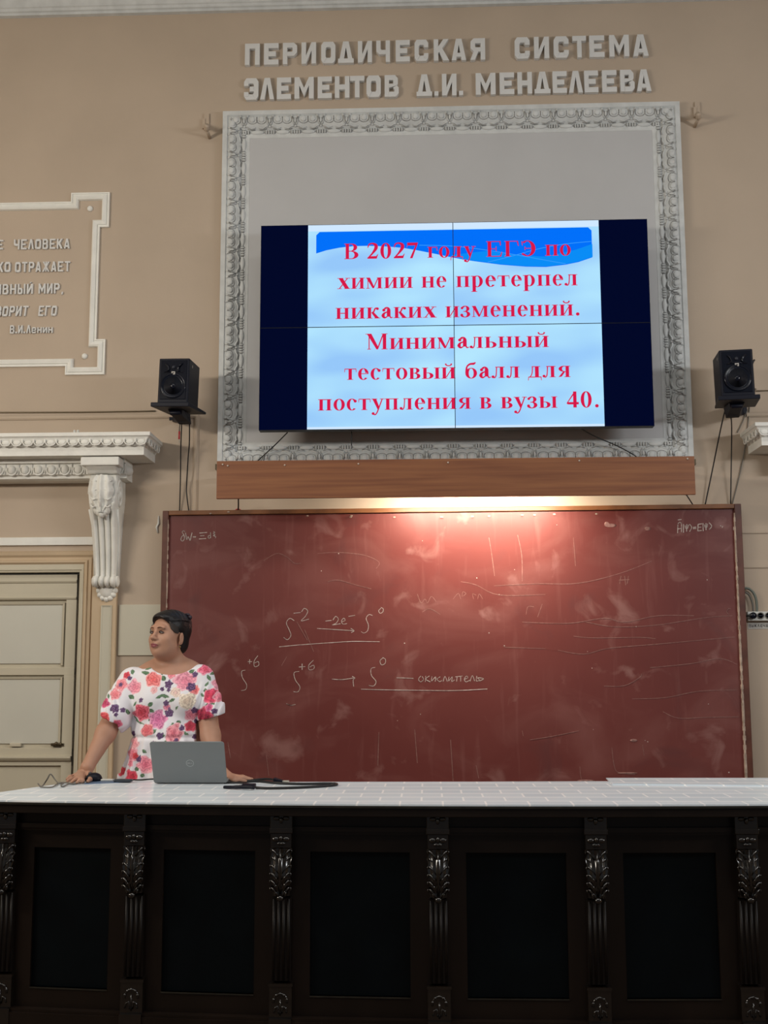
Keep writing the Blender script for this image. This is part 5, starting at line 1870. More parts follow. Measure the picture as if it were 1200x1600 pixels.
# carved pilasters
for i, x in enumerate(pilx):
    y0 = fy(x)
    w = 0.085
    pm = MB()
    yb = y0 + 0.05
    pm.box(x - w / 2 + 0.006, x + w / 2 - 0.006, y0 - 0.006, yb, 0.30, 0.60)
    for k in range(4):
        xx = x + (k - 1.5) * 0.019
        pm.tube([(xx, y0 - 0.006, 0.302), (xx, y0 - 0.006, 0.598)], 0.0052, 8)
    pr = pm.build('pilaster', M['shaft'], DK)
    b = MB()
    b.box(x - w / 2, x + w / 2, y0 - 0.03, yb, 0.862, ZT - 0.048)
    b.box(x - w / 2 - 0.002, x + w / 2 + 0.002, y0 - 0.038, yb, 0.845, 0.864)
    b.box(x - w / 2 + 0.003, x + w / 2 - 0.003, y0 - 0.032, yb, 0.79, 0.845)
    for s_ in (-1, 1):
        b.ell((x + s_ * 0.018, y0 - 0.030, 0.90), (0.014, 0.007, 0.009), nu=10, nv=6)
        b.ell((x + s_ * 0.020, y0 - 0.034, 0.822), (0.015, 0.007, 0.010), nu=10, nv=6)
        b.ell((x + s_ * 0.006, y0 - 0.034, 0.806), (0.010, 0.006, 0.007), nu=10, nv=6)
    b.ell((x, y0 - 0.032, 0.892), (0.008, 0.008, 0.012), nu=10, nv=6)
    b.ell((x, y0 - 0.036, 0.825), (0.008, 0.008, 0.011), nu=10, nv=6)
    b.build('capital', M['carved'], pr, bevel=0.002)
    # acanthus leaf
    lf = MB()
    V, Fc = [], []
    rows, cols = 22, 15
    zA, zB = 0.788, 0.612
    for r in range(rows):
        t = r / (rows - 1)
        z = zA + (zB - zA) * t
        bulge = 0.030 + 0.026 * math.sin(math.pi * min(1, (1 - t) * 1.15 + 0.02)) ** 1.0 + (0.014 * max(0, t - 0.86) / 0.14)
        wd = w * (0.50 - 0.10 * t ** 2) * (1 - 0.10 * abs(math.sin(t * math.pi * 5)))
        if t > 0.85:
            wd *= 1 - 0.45 * (t - 0.85) / 0.15
        for c in range(cols):
            u = -1 + 2 * c / (cols - 1)
            V.append((x + u * wd, y0 - bulge * (1 - 0.25 * u * u) - 0.004 * math.cos(u * math.pi * 4), z))
    for r in range(rows - 1):
        for c in range(cols - 1):
            Fc.append((r * cols + c, r * cols + c + 1, (r + 1) * cols + c + 1, (r + 1) * cols + c))
    o = len(V)
    lf.add(V, Fc, True)
    lf.box(x - w * 0.38, x + w * 0.38, y0 - 0.02, y0 + 0.04, zB, zA)
    for s_ in (-1, 1):
        for k in range(6):
            t = 0.03 + k * 0.155
            z = zA + (zB - zA) * t
            bl = 0.032 + 0.026 * math.sin(math.pi * min(1, (1 - t) * 1.15 + 0.02))
            lf.tube([(x + s_ * w * 0.07, y0 - bl - 0.003, z - 0.030), (x + s_ * w * 0.22, y0 - bl - 0.001, z - 0.014), (x + s_ * w * 0.36, y0 - bl + 0.005, z - 0.001), (x + s_ * w * 0.45, y0 - bl + 0.012, z - 0.004)],
                    [0.0018, 0.0036, 0.0050, 0.0036], 8)
            lf.ell((x + s_ * w * 0.45, y0 - bl + 0.012, z - 0.006), (0.0050, 0.0055, 0.0075), nu=8, nv=6)
    lf.tube([(x, y0 - 0.040, zA), (x, y0 - 0.060, zA - 0.05), (x, y0 - 0.058, zA - 0.11), (x, y0 - 0.050, zB + 0.012)], [0.004, 0.005, 0.0045, 0.003], 8)
    lf.ell((x, y0 - 0.046, zB - 0.004), (0.015, 0.013, 0.012), nu=14, nv=10)
    for s_ in (-1, 1):
        lf.ell((x + s_ * 0.018, y0 - 0.042, zB + 0.012), (0.008, 0.010, 0.012), nu=10, nv=8)
    lf.build('acanthus_leaf', M['carved'], pr)
    # base block with a small carved arch
    bs = MB()
    bs.box(x - w / 2, x + w / 2, y0 - 0.014, yb, 0.168, 0.282)
    bs.box(x - w / 2 - 0.003, x + w / 2 + 0.003, y0 - 0.018, yb, 0.282, 0.292)
    bs.box(x - w / 2, x + w / 2, y0 - 0.03, yb, 0.0, 0.168)
    bs.tube([(x + 0.026 * math.cos(a), y0 - 0.015, 0.226 + 0.030 * math.sin(a)) for a in np.linspace(-0.1, math.pi + 0.1, 11)], 0.0042, 8)
    for k in range(5):
        a = math.pi * (0.1 + 0.2 * k)
        bs.ell((x + 0.026 * math.cos(a), y0 - 0.016, 0.226 + 0.030 * math.sin(a)), (0.0062, 0.006, 0.0062), nu=8, nv=6)
    for s_ in (-1, 1):
        bs.tube([(x + s_ * 0.006, y0 - 0.014, 0.185), (x + s_ * 0.010, y0 - 0.016, 0.212), (x + s_ * 0.020, y0 - 0.016, 0.206), (x + s_ * 0.024, y0 - 0.015, 0.188)], 0.0034, 8)
    bs.tube([(x, y0 - 0.014, 0.178), (x, y0 - 0.016, 0.236)], 0.003, 8)
    bs.build('base_block', M['carved'], pr)

# ================================================================== LAPTOP
hl_, hr_ = Pz(240.5, 1221.5, ZT + 0.004), Pz(355.5, 1224, ZT + 0.004)
HY = (hl_.y + hr_.y) / 2 - 0.02
lx0, lx1 = P(240.8, 1222, HY).x, P(355.3, 1222, HY).x
LP = thing('laptop', 'open grey laptop seen from behind on the desk before the woman', 'laptop', ((lx0 + lx1) / 2, HY, ZT))
b = MB()
b.box(lx0, lx1, HY + 0.004, HY + 0.225, ZT + 0.003, ZT + 0.017)
b.build('base', M['steel'], LP, bevel=0.004)
b = MB()
b.box(lx0 + 0.018, lx1 - 0.018, HY + 0.03, HY + 0.125, ZT + 0.0172, ZT + 0.0185)
b.build('keyboard', M['keys'], LP)
b = MB()
b.box((lx0 + lx1) / 2 - 0.05, (lx0 + lx1) / 2 + 0.05, HY + 0.14, HY + 0.21, ZT + 0.017, ZT + 0.0176)
b.build('touchpad', M['steel'], LP)
zl = P(295, 1157.3, HY - 0.06).z
LH = 0.212
dz = zl - (ZT + 0.008)
ang = math.acos(min(1, dz / LH))
Rl = Matrix.Rotation(ang, 4, 'X')
org = Vector(((lx0 + lx1) / 2, HY, ZT + 0.008))


def lid(p):
    return org + Rl @ Vector(p)


hw = (lx1 - lx0) / 2
b = MB()
b.prism([(-hw + .006, 0), (hw - .006, 0), (hw, .006), (hw, LH - .008), (hw - .008, LH), (-hw + .008, LH), (-hw, LH - .008), (-hw, .006)], -0.006, 0.0, lid)
ld = b.build('lid', M['steel'], LP, bevel=0.0015)
b = MB()
b.prism([(-hw + .008, .012), (hw - .008, .012), (hw - .008, LH - .008), (-hw + .008, LH - .008)], 0.0001, 0.0008, lid)
b.build('screen', M['black'], ld)
b = MB()
c = (0.006, LH * 0.485)
n = 28
for i in range(n):
    a0_, a1_ = 2 * math.pi * i / n, 2 * math.pi * (i + 1) / n
    q = [(c[0] + r * math.cos(a), c[1] + r * math.sin(a)) for a, r in ((a0_, .0175), (a1_, .0175), (a1_, .0152), (a0_, .0152))]
    b.prism(q, -0.0066, -0.0055, lid)
for k, ch in enumerate('DELL'):
    x0 = c[0] - 0.0115 + k * 0.006
    z0 = c[1] - 0.0035
    t = 0.0012
    g = {'D': [(0, 0, t, .007), (t, 0, .004, t), (t, .007 - t, .004, .007), (.004 - t * .3, t, .005, .007 - t)],
         'E': [(0, 0, t, .007), (t, 0, .0048, t), (t, .007 - t, .0048, .007), (t, .003, .0045, .0041)],
         'L': [(0, 0, t, .007), (t, 0, .0045, t)]}[ch]
    for r in g:
        b.prism([(x0 + r[0], z0 + r[1]), (x0 + r[2], z0 + r[1]), (x0 + r[2], z0 + r[3]), (x0 + r[0], z0 + r[3])], -0.0066, -0.0055, lid)
b.build('logo', M['logo'], ld, label='round pale maker logo')

# ================================================================== THINGS ON THE DESK
mp_ = Pz(143.5, 1222, ZT)
MS = thing('computer_mouse', 'black computer mouse on the blue cover left of the laptop', 'mouse', (mp_.x, mp_.y + 0.03, ZT + 0.003))
b = MB()
V, Fc = [], []
nu, nv = 20, 8
for i in range(nv + 1):
    th = (math.pi / 2) * i / nv
    for j in range(nu):
        ph = 2 * math.pi * j / nu
        V.append((mp_.x + 0.040 * math.cos(th) ** 0.8 * math.cos(ph), mp_.y + 0.03 + 0.032 * math.cos(th) ** 0.8 * math.sin(ph), ZT + 0.004 + 0.036 * math.sin(th)))
for i in range(nv):
    for j in range(nu):
        Fc.append((i * nu + j, i * nu + (j + 1) % nu, (i + 1) * nu + (j + 1) % nu, (i + 1) * nu + j))
Fc.append(tuple(range(nu)))
b.add(V, Fc, True)
b.build('shell', M['black'], MS)
b = MB()
b.tube([(mp_.x - 0.038, mp_.y + 0.03, ZT + 0.012), (mp_.x - 0.06, mp_.y + 0.03, ZT + 0.006)], 0.004, 8)
b.build('cord_grommet', M['cable'], MS)
b = MB()
b.lathe([(0.007, -0.004), (0.007, 0.004)], (mp_.x - 0.018, mp_.y + 0.03, ZT + 0.036), 'y', 12)
b.build('scroll_wheel', M['darkgrey'], MS)
z = ZT + 0.004
cp = [Pz(131, 1222, z), Pz(124, 1221, z + 0.002), Pz(116, 1225, z), Pz(108, 1225, z + .003), Pz(98, 1229, z), Pz(95.5, 1226.5, z + .006), Pz(100, 1223, z + .004), Pz(92, 1224, z + .004)]
q90 = Pz(92, 1224, z)
cp += [P(86, 1218, q90.y), P(79, 1209.5, q90.y), P(74, 1217, q90.y), P(68, 1226, q90.y), Pz(63.5, 1229, z), Pz(59.5, 1224.5, z + 0.008)]
b = MB()
b.tube(smooth_path(cp, 6), 0.0033, 6)
b.build('mouse_cord', M['greycable'], loc=cp[0], label='thin dark mouse cord looping up at the left end of the desk', cat='cord')
cp = [Pz(63, 1229.5, z), Pz(70, 1230, z), Pz(82, 1229.5, z), Pz(92, 1223.5, z), Pz(103, 1223, z), Pz(112, 1224.5, z), Pz(122, 1223.5, z)]
b = MB()
b.tube(smooth_path(cp, 6), 0.003, 6)
b.build('mouse_cord', M['greycable'], loc=cp[0], label='thin dark cord lying flat on the desk before the raised loop', cat='cord')
c0, c1, c2, c3 = Pz(132, 1225.5, ZT), Pz(203, 1222.5, ZT), Pz(206, 1218, ZT), Pz(140, 1219.5, ZT)
b = MB()
b.prism_z([(p.x, p.y) for p in (c0, c1, c2, c3)], ZT, ZT + 0.003)
b.build('blue_cover', M['blue'], loc=c0, label='thin blue flat cover under the black mouse', cat='cover')
b = MB()
p0, p1 = Pz(177, 1220.5, ZT + 0.008), Pz(207.5, 1219.8, ZT + 0.008)
b.box(p0.x, p1.x, p0.y + 0.0, p0.y + 0.03, ZT + 0.003, ZT + 0.016)
b.build('phone', M['darkgrey'], loc=p0, bevel=0.004, label='dark slim phone lying on the blue cover', cat='phone')
b = MB()
p0, p1 = Pz(157, 1219.5, ZT + 0.006), Pz(176, 1219.5, ZT + 0.006)
b.box(p0.x, p1.x, p0.y, p0.y + 0.02, ZT + 0.003, ZT + 0.012)
b.build('white_charger', M['whiteplastic'], loc=p0, bevel=0.003, label='small white block between the mouse and the phone', cat='block')
b = MB()
cp = [Pz(207, 1218.5, ZT + 0.008), Pz(220, 1218.5, ZT + 0.004), Pz(233, 1217.5, ZT + 0.003), Pz(246, 1217, ZT + 0.003)]
b.tube(smooth_path(cp), 0.0032, 6)
b.build('cable', M['cable'], loc=cp[0], label='thin black cable running from the phone behind the laptop', cat='cable')
# power lead with its block on the right of the laptop
z = ZT + 0.006
PW = thing('power_lead', 'thick black power lead looped right of the laptop with a plug block', 'cable', Pz(400, 1228, ZT))
b = MB()
cp = [Pz(348, 1221.5, z), Pz(380, 1221, z), Pz(405, 1220.5, z), Pz(430, 1223.2, z), Pz(470, 1224.8, z), Pz(510, 1224.2, z), Pz(525, 1224.6, z), Pz(524, 1226.5, z), Pz(505, 1228.3, z), Pz(470, 1230.3, z), Pz(440, 1231.3, z), Pz(415, 1231.5, z), Pz(400, 1230.6, z)]
b.tube(smooth_path(cp, 6), 0.0055, 8)
b.build('lead', M['cable'], PW)
b = MB()
bx0_, bx1_ = Pz(377, 1233, ZT), Pz(397, 1233.6, ZT)
b.box(bx0_.x, bx1_.x, bx0_.y, bx0_.y + 0.05, ZT + 0.001, ZT + 0.020)
b.build('plug_block', M['black'], PW, bevel=0.004)
b = MB()
cp = [Pz(397, 1230.5, ZT + 0.012), Pz(385, 1229.5, ZT + 0.013), Pz(368, 1230, ZT + 0.010), Pz(350.5, 1230, ZT + 0.006)]
b.tube(smooth_path(cp, 5), [0.008] * 11 + [0.007] * 5, 8)
b.build('strain_relief', M['black'], PW)
b = MB()
cp = [Pz(395, 1229.5, ZT + 0.012), Pz(392, 1226, ZT + 0.01), Pz(382, 1224, ZT + 0.008), Pz(367, 1222.8, ZT + 0.006), Pz(350, 1222.8, ZT + 0.005)]
b.tube(smooth_path(cp, 5), 0.0042, 8)
b.build('laptop_plug_lead', M['cable'], PW)
US = thing('video_cable', 'black video cable with pale plug end lying at the rear desk edge', 'cable', Pz(420, 1219, ZT))
b = MB()
cp = [Pz(348, 1220.5, z + .002), Pz(385, 1220.2, z), Pz(400, 1218.3, z + .006), Pz(415, 1217.2, z + 0.008), Pz(424, 1217.8, z + 0.008), Pz(431, 1219.5, z + 0.006)]
b.tube(smooth_path(cp, 5), 0.005, 8)
b.build('lead', M['cable'], US)
b = MB()
p0, p1 = Pz(427, 1221, ZT + .008), Pz(440, 1221.5, ZT + .008)
b.hexa([(p0.x, p0.y, ZT + .002), (p0.x, p0.y, ZT + .02), (p0.x, p0.y + .03, ZT + .002), (p0.x, p0.y + .03, ZT + .024), (p1.x, p0.y, ZT + .002), (p1.x, p0.y, ZT + .012), (p1.x, p0.y + .03, ZT + .002), (p1.x, p0.y + .03, ZT + .014)])
b.build('plug_grip', M['black'], US, bevel=0.002)
b = MB()
p0, p1 = Pz(440, 1221.3, ZT + .006), Pz(451, 1221.2, ZT + .006)
b.box(p0.x, p1.x, p0.y, p0.y + 0.02, ZT + 0.003, ZT + 0.010)
b.build('plug_end', M['paleplug'], US, label='pale metal plug end')
b = MB()
p0, p1 = Pz(951, 1220.5, ZT), Pz(958, 1217.4, ZT + 0.01)

# ================================================================== WOMAN
H_ = 0.0042


def nets(Fd, o, h):
    s = Fd < 0
    nx, ny, nz = Fd.shape
    c = np.zeros((nx - 1, ny - 1, nz - 1), np.int8)
    cor = [(i, j, k) for i in (0, 1) for j in (0, 1) for k in (0, 1)]
    for i, j, k in cor:
        c += s[i:nx - 1 + i, j:ny - 1 + j, k:nz - 1 + k]
    act = (c > 0) & (c < 8)
    ids = -np.ones(act.shape, np.int64)
    I, J, K = np.nonzero(act)
    ids[I, J, K] = np.arange(len(I))
    acc = np.zeros((len(I), 3))
    cnt = np.zeros(len(I))
    for a in cor:
        for ax in range(3):
            if a[ax] == 0:
                b = list(a)
                b[ax] = 1
                va = Fd[I + a[0], J + a[1], K + a[2]]
                vb = Fd[I + b[0], J + b[1], K + b[2]]
                m_ = (va < 0) != (vb < 0)
                t = np.where(m_, va / np.where(va == vb, 1, va - vb), 0)
                p = np.array(a)[None, :] + t[:, None] * (np.array(b) - np.array(a))[None, :]
                acc[m_] += p[m_]
                cnt[m_] += 1
    V = np.array(o)[None, :] + h * (np.stack([I, J, K], 1) + acc / cnt[:, None])
    quads = []
    for ax in range(3):
        d = [0, 0, 0]
        d[ax] = 1
        A_ = s[:nx - d[0], :ny - d[1], :nz - d[2]]
        B_ = s[d[0]:, d[1]:, d[2]:]
        ii = np.argwhere(A_ != B_)
        u, v = [k for k in range(3) if k != ax]
        lim = np.array(act.shape)
        ok = (ii[:, u] > 0) & (ii[:, v] > 0) & (ii[:, u] < lim[u]) & (ii[:, v] < lim[v])
        ii = ii[ok]
        fl = A_[ii[:, 0], ii[:, 1], ii[:, 2]]
        def g(du, dv):
            q = ii.copy()
            q[:, u] -= du
            q[:, v] -= dv
            return ids[q[:, 0], q[:, 1], q[:, 2]]
        Q = np.stack([g(1, 1), g(0, 1), g(0, 0), g(1, 0)], 1)
        flip = fl if ax != 1 else ~fl
        Q[~flip] = Q[~flip][:, ::-1]
        quads.append(Q)
    Q = np.concatenate(quads)
    Q = Q[(Q >= 0).all(1)]
    return V, Q


class Field:
    def __init__(s, lo, hi, h):
        s.o = np.array(lo, float)
        s.h = h
        s.n = np.ceil((np.array(hi) - s.o) / h).astype(int) + 1
        s.F = np.full(tuple(s.n), 0.08, np.float32)

    def region(s, lo, hi, mrg):
        a = np.clip(np.floor((np.array(lo) - mrg - s.o) / s.h).astype(int), 0, s.n - 1)
        b = np.clip(np.ceil((np.array(hi) + mrg - s.o) / s.h).astype(int) + 1, 1, s.n)
        if (b <= a).any():
            return None
        g = [s.o[i] + s.h * np.arange(a[i], b[i]) for i in range(3)]
        Xg, Yg, Zg = np.meshgrid(*g, indexing='ij', sparse=True)
        return (slice(a[0], b[0]), slice(a[1], b[1]), slice(a[2], b[2])), Xg, Yg, Zg

    def comb(s, sl, d, k, op):
        f = s.F[sl]
        if op == 'u':
            hh = np.clip(0.5 + 0.5 * (f - d) / k, 0, 1)
            s.F[sl] = f * (1 - hh) + d * hh - k * hh * (1 - hh)
        else:
            hh = np.clip(0.5 - 0.5 * (f + d) / k, 0, 1)
            s.F[sl] = f * (1 - hh) - d * hh + k * hh * (1 - hh)

    def cone(s, a, b, ra, rb, k=0.02, op='u', off=0.0):
        a, b = np.array(a, float), np.array(b, float)
        ra, rb = ra + off, rb + off
        r = max(ra, rb)
        q = s.region(np.minimum(a, b) - r, np.maximum(a, b) + r, k + 0.02)
        if q is None:
            return
        sl, X_, Y_, Z_ = q
        ab = b - a
        t = np.clip(((X_ - a[0]) * ab[0] + (Y_ - a[1]) * ab[1] + (Z_ - a[2]) * ab[2]) / max(1e-9, ab @ ab), 0, 1)
        d = np.sqrt((X_ - a[0] - t * ab[0]) ** 2 + (Y_ - a[1] - t * ab[1]) ** 2 + (Z_ - a[2] - t * ab[2]) ** 2) - (ra + (rb - ra) * t)
        s.comb(sl, d, k, op)

    def ell(s, c, r, R=None, k=0.02, op='u', off=0.0):
        c = np.array(c, float)
        r = np.array(r, float) + off
        q = s.region(c - r.max(), c + r.max(), k + 0.02)
        if q is None:
            return
        sl, X_, Y_, Z_ = q
        x, y, z = X_ - c[0], Y_ - c[1], Z_ - c[2]
        if R is not None:
            x, y, z = (R[0, i] * x + R[1, i] * y + R[2, i] * z for i in range(3))
        k0 = np.sqrt((x / r[0]) ** 2 + (y / r[1]) ** 2 + (z / r[2]) ** 2)
        k1 = np.sqrt((x / r[0] ** 2) ** 2 + (y / r[1] ** 2) ** 2 + (z / r[2] ** 2) ** 2)
        d = k0 * (k0 - 1) / np.maximum(k1, 1e-6)
        s.comb(sl, d, k, op)

    def mesh(s, name, material, parent, smooth_it=1):
        V, Q = nets(s.F, s.o, s.h)
        base = np.array(parent.location) if parent.parent is None else np.array(parent.parent.location)
        me = bpy.data.meshes.new(name)
        me.from_pydata((V - base).tolist(), [], Q.tolist())
        me.polygons.foreach_set('use_smooth', [True] * len(me.polygons))
        me.materials.append(material)
        o = bpy.data.objects.new(name, me)
        C.objects.link(o)
        o.parent = parent
        if smooth_it:
            m_ = o.modifiers.new('smooth', 'SMOOTH')
            m_.factor = 0.5
            m_.iterations = smooth_it
        bm = bmesh.new()
        bm.from_mesh(me)
        bmesh.ops.recalc_face_normals(bm, faces=bm.faces)
        bm.to_mesh(me)
        bm.free()
        return o, V


WY = 5.74
T3 = lambda px, py, Y: np.array(P(px, py, Y))
foot_z = 0.10
WM = thing('person', 'woman in a white floral dress leaning with both hands on the desk', 'person', (P(268, 1150, WY).x, WY, foot_z))


def torso(fd, off=0.0):
    k = 0.05
    fd.cone(T3(214, 1064, WY), T3(312, 1060, WY), 0.056, 0.056, k, off=off)
    fd.ell(T3(262, 1078, WY - 0.01), (0.150, 0.115, 0.13), None, k, off=off)
    fd.ell(T3(236, 1098, WY - 0.075), (0.082, 0.075, 0.080), None, k, off=off)
    fd.ell(T3(288, 1097, WY - 0.075), (0.082, 0.075, 0.080), None, k, off=off)
    fd.ell(T3(264, 1140, WY - 0.01), (0.178, 0.135, 0.13), None, k, off=off)


def sleeves(fd, off=0.0):
    fd.cone(T3(206, 1064, WY), T3(178, 1120, WY - 0.085), 0.066, 0.086, 0.03, off=off)
    fd.cone(T3(314, 1060, WY), T3(329, 1114, WY - 0.045), 0.064, 0.075, 0.03, off=off)


HA = math.radians(30.5)
HC3 = T3(263.2, 989.5, WY - 0.03)
PITCH = math.radians(3)
Rz = np.array([[math.cos(HA), -math.sin(HA), 0], [-math.sin(HA) * 1.0, -math.cos(HA), 0], [0, 0, 1.0]])
# columns: head-left, head-forward, up
Rh = np.array([[math.cos(HA), -math.sin(HA), 0.0], [-math.sin(HA), -math.cos(HA), 0.0], [0.0, 0.0, 1.0]])
Rp = np.array([[1, 0, 0], [0, math.cos(PITCH), -math.sin(PITCH)], [0, math.sin(PITCH), math.cos(PITCH)]])
Rh = Rh @ Rp
hp = lambda x, y, z: HC3 + Rh @ np.array([x, y, z])


def head(fd):
    e = lambda c, r, k=0.02, op='u': fd.ell(hp(*c), r, Rh, k, op)
    e((0, -0.018, 0.030), (0.072, 0.090, 0.076))
    e((0, 0.028, -0.028), (0.066, 0.062, 0.088), 0.03)
    e((0, 0.030, -0.074), (0.056, 0.052, 0.040), 0.03)
    e((0, 0.074, -0.098), (0.020, 0.015, 0.015), 0.025)
    for sg in (-1, 1):
        e((sg * 0.040, 0.056, -0.036), (0.027, 0.024, 0.026), 0.02)
        e((sg * 0.046, 0.030, -0.072), (0.022, 0.030, 0.026), 0.025)
    e((0, 0.016, -0.100), (0.050, 0.055, 0.030), 0.03)
    e((0, 0.078, 0.022), (0.048, 0.014, 0.012), 0.018)
    for sg in (-1, 1):
        e((sg * 0.031, 0.096, -0.002), (0.017, 0.014, 0.0105), 0.010, 's')
    fd.cone(hp(0, 0.088, 0.004), hp(0, 0.107, -0.027), 0.0070, 0.0098, 0.012)
    e((0, 0.111, -0.0305), (0.0115, 0.010, 0.0095), 0.008)
    for sg in (-1, 1):
        e((sg * 0.012, 0.100, -0.0335), (0.0075, 0.010, 0.0075), 0.006)
        e((sg * 0.0075, 0.112, -0.0415), (0.0042, 0.006, 0.004), 0.003, 's')
    e((0, 0.088, -0.056), (0.028, 0.012, 0.014), 0.014)
    e((0, 0.0955, -0.0605), (0.023, 0.009, 0.0062), 0.006)
    e((0, 0.0945, -0.0715), (0.020, 0.010, 0.0066), 0.006)
    e((0, 0.106, -0.0655), (0.024, 0.010, 0.0016), 0.003, 's')
    for sg in (-1, 1):
        Re = Rh @ np.array([[math.cos(sg * 0.35), math.sin(sg * 0.35), 0], [-math.sin(sg * 0.35), math.cos(sg * 0.35), 0], [0, 0, 1.0]])
        fd.ell(hp(sg * 0.078, -0.012, -0.026), (0.0085, 0.018, 0.030), Re, 0.006)
        fd.ell(hp(sg * 0.088, -0.008, -0.022), (0.006, 0.011, 0.018), Re, 0.005, 's')
        fd.ell(hp(sg * 0.076, -0.004, -0.051), (0.007, 0.009, 0.010), Re, 0.006)


def arm(fd, sh, el, wr, r):
    fd.cone(sh, el, r[0], r[1], 0.02)
    fd.cone(el, wr, r[1], r[2], 0.02)


# ---- skin: one continuous body
lo = T3(90, 1225, WY)
bx = (P(92, 1215, 5.3).x, P(402, 1215, 5.55).x)
body = Field((bx[0] - 0.02, 5.20, foot_z - 0.01), (bx[1] + 0.02, 5.98, P(262, 950, WY).z + 0.02), H_)
torso(body, -0.010)
body.cone(T3(240, 1052, WY), T3(292, 1049, WY), 0.052, 0.052, 0.04)
body.cone(T3(266, 1046, WY + 0.01), T3(264, 1008, WY - 0.01), 0.060, 0.056, 0.03)
body.cone(T3(272, 1030, WY + 0.02), T3(316, 1056, WY + 0.02), 0.030, 0.040, 0.04)
body.cone(T3(256, 1032, WY + 0.02), T3(212, 1060, WY + 0.02), 0.030, 0.040, 0.04)
body.ell(T3(266, 1180, WY), (0.17, 0.125, 0.14), None, 0.05)
for sg in (-1, 1):
    hx = P(266, 1200, WY).x + sg * 0.085
    body.cone((hx, WY, 0.90), (hx * 1.0, WY + 0.01, 0.53), 0.085, 0.056, 0.03)
    body.cone((hx, WY + 0.01, 0.53), (hx, WY + 0.03, foot_z + 0.07), 0.056, 0.036, 0.03)
    body.cone((hx, WY + 0.03, foot_z + 0.035), (hx + sg * 0.02, WY - 0.14, foot_z + 0.025), 0.035, 0.026, 0.02)
head(body)
HZ = ZT + 0.013
wr1 = T3(136.5, 1199, 5.50)
el1 = T3(165, 1146, 5.62)
arm(body, T3(204, 1068, WY), el1, wr1, (0.056, 0.048, 0.029))
pc = np.array(Pz(128, 1209, HZ + 0.006))
body.cone(wr1, pc + np.array([0.0, 0.0, 0.002]), 0.026, 0.024, 0.02)
kn = [np.array(Pz(px, py, HZ + 0.003)) for px, py in ((114, 1213), (117, 1216), (122, 1218), (128, 1219.5))]
tips = [np.array(Pz(px, py, HZ - 0.004)) for px, py in ((104.5, 1217.5), (105.5, 1220.5), (112, 1222), (120, 1222.5))]
for kk in kn:
    body.cone(pc, kk, 0.017, 0.011, 0.012)
for a_, b_, r0 in zip(kn, tips, (0.0082, 0.0088, 0.0088, 0.0078)):
    md = (a_ + b_) / 2 + np.array([0, 0, 0.006])
    body.cone(a_, md, r0 + 0.001, r0, 0.004)
    body.cone(md, b_, r0, r0 - 0.0015, 0.003)
th0 = np.array(Pz(139, 1212, HZ + 0.006))
th1 = np.array(Pz(141, 1218, HZ))
th2 = np.array(Pz(137, 1221.0, HZ - 0.003))
body.cone(pc + np.array([0.02, 0.02, 0.0]), th0, 0.016, 0.012, 0.01)
body.cone(th0, th1, 0.012, 0.010, 0.006)
body.cone(th1, th2, 0.010, 0.008, 0.004)
wr2 = T3(340, 1198, 5.54)
el2 = T3(329, 1150, 5.66)
arm(body, T3(316, 1066, WY), el2, wr2, (0.056, 0.047, 0.029))
pc2 = np.array(Pz(354, 1212, HZ + 0.004))
body.cone(wr2, pc2, 0.027, 0.024, 0.02)
kn2 = [np.array(Pz(px, py, HZ + 0.002)) for px, py in ((370, 1213.5), (370, 1215.5), (368, 1217.5), (365, 1219))]
tp2 = [np.array(Pz(px, py, HZ - 0.004)) for px, py in ((389, 1216), (394, 1217.5), (391, 1218.8), (384, 1220))]
for kk in kn2:
    body.cone(pc2, kk, 0.016, 0.011, 0.012)
for a_, b_, r0 in zip(kn2, tp2, (0.0078, 0.0086, 0.0086, 0.0082)):
    md = (a_ + b_) / 2 + np.array([0, 0, 0.005])
    body.cone(a_, md, r0 + 0.001, r0, 0.004)
    body.cone(md, b_, r0, r0 - 0.0015, 0.003)
t0 = pc2 + np.array([-0.018, -0.03, 0.0])
body.cone(pc2, t0, 0.016, 0.012, 0.01)
body.cone(t0, t0 + np.array([0.006, -0.04, -0.006]), 0.011, 0.008, 0.005)
bo, bv = body.mesh('body', M['skin'], WM, 1)
# lip colour on the faces of the mouth
bo.data.materials.append(M['lip'])
cc = np.zeros(len(bo.data.polygons) * 3)
bo.data.polygons.foreach_get('center', cc)
cc = cc.reshape(-1, 3) + np.array(WM.location)
lc = (cc - HC3) @ Rh
# upper and lower lip outlines
lipm = (np.abs(lc[:, 0]) < 0.024) & (lc[:, 1] > 0.085) & (np.abs(lc[:, 2] + 0.0662) < 0.0105 * (1 - (lc[:, 0] / 0.026) ** 2))
mi = np.zeros(len(cc), int)
mi[lipm] = 1
bo.data.polygons.foreach_set('material_index', mi)

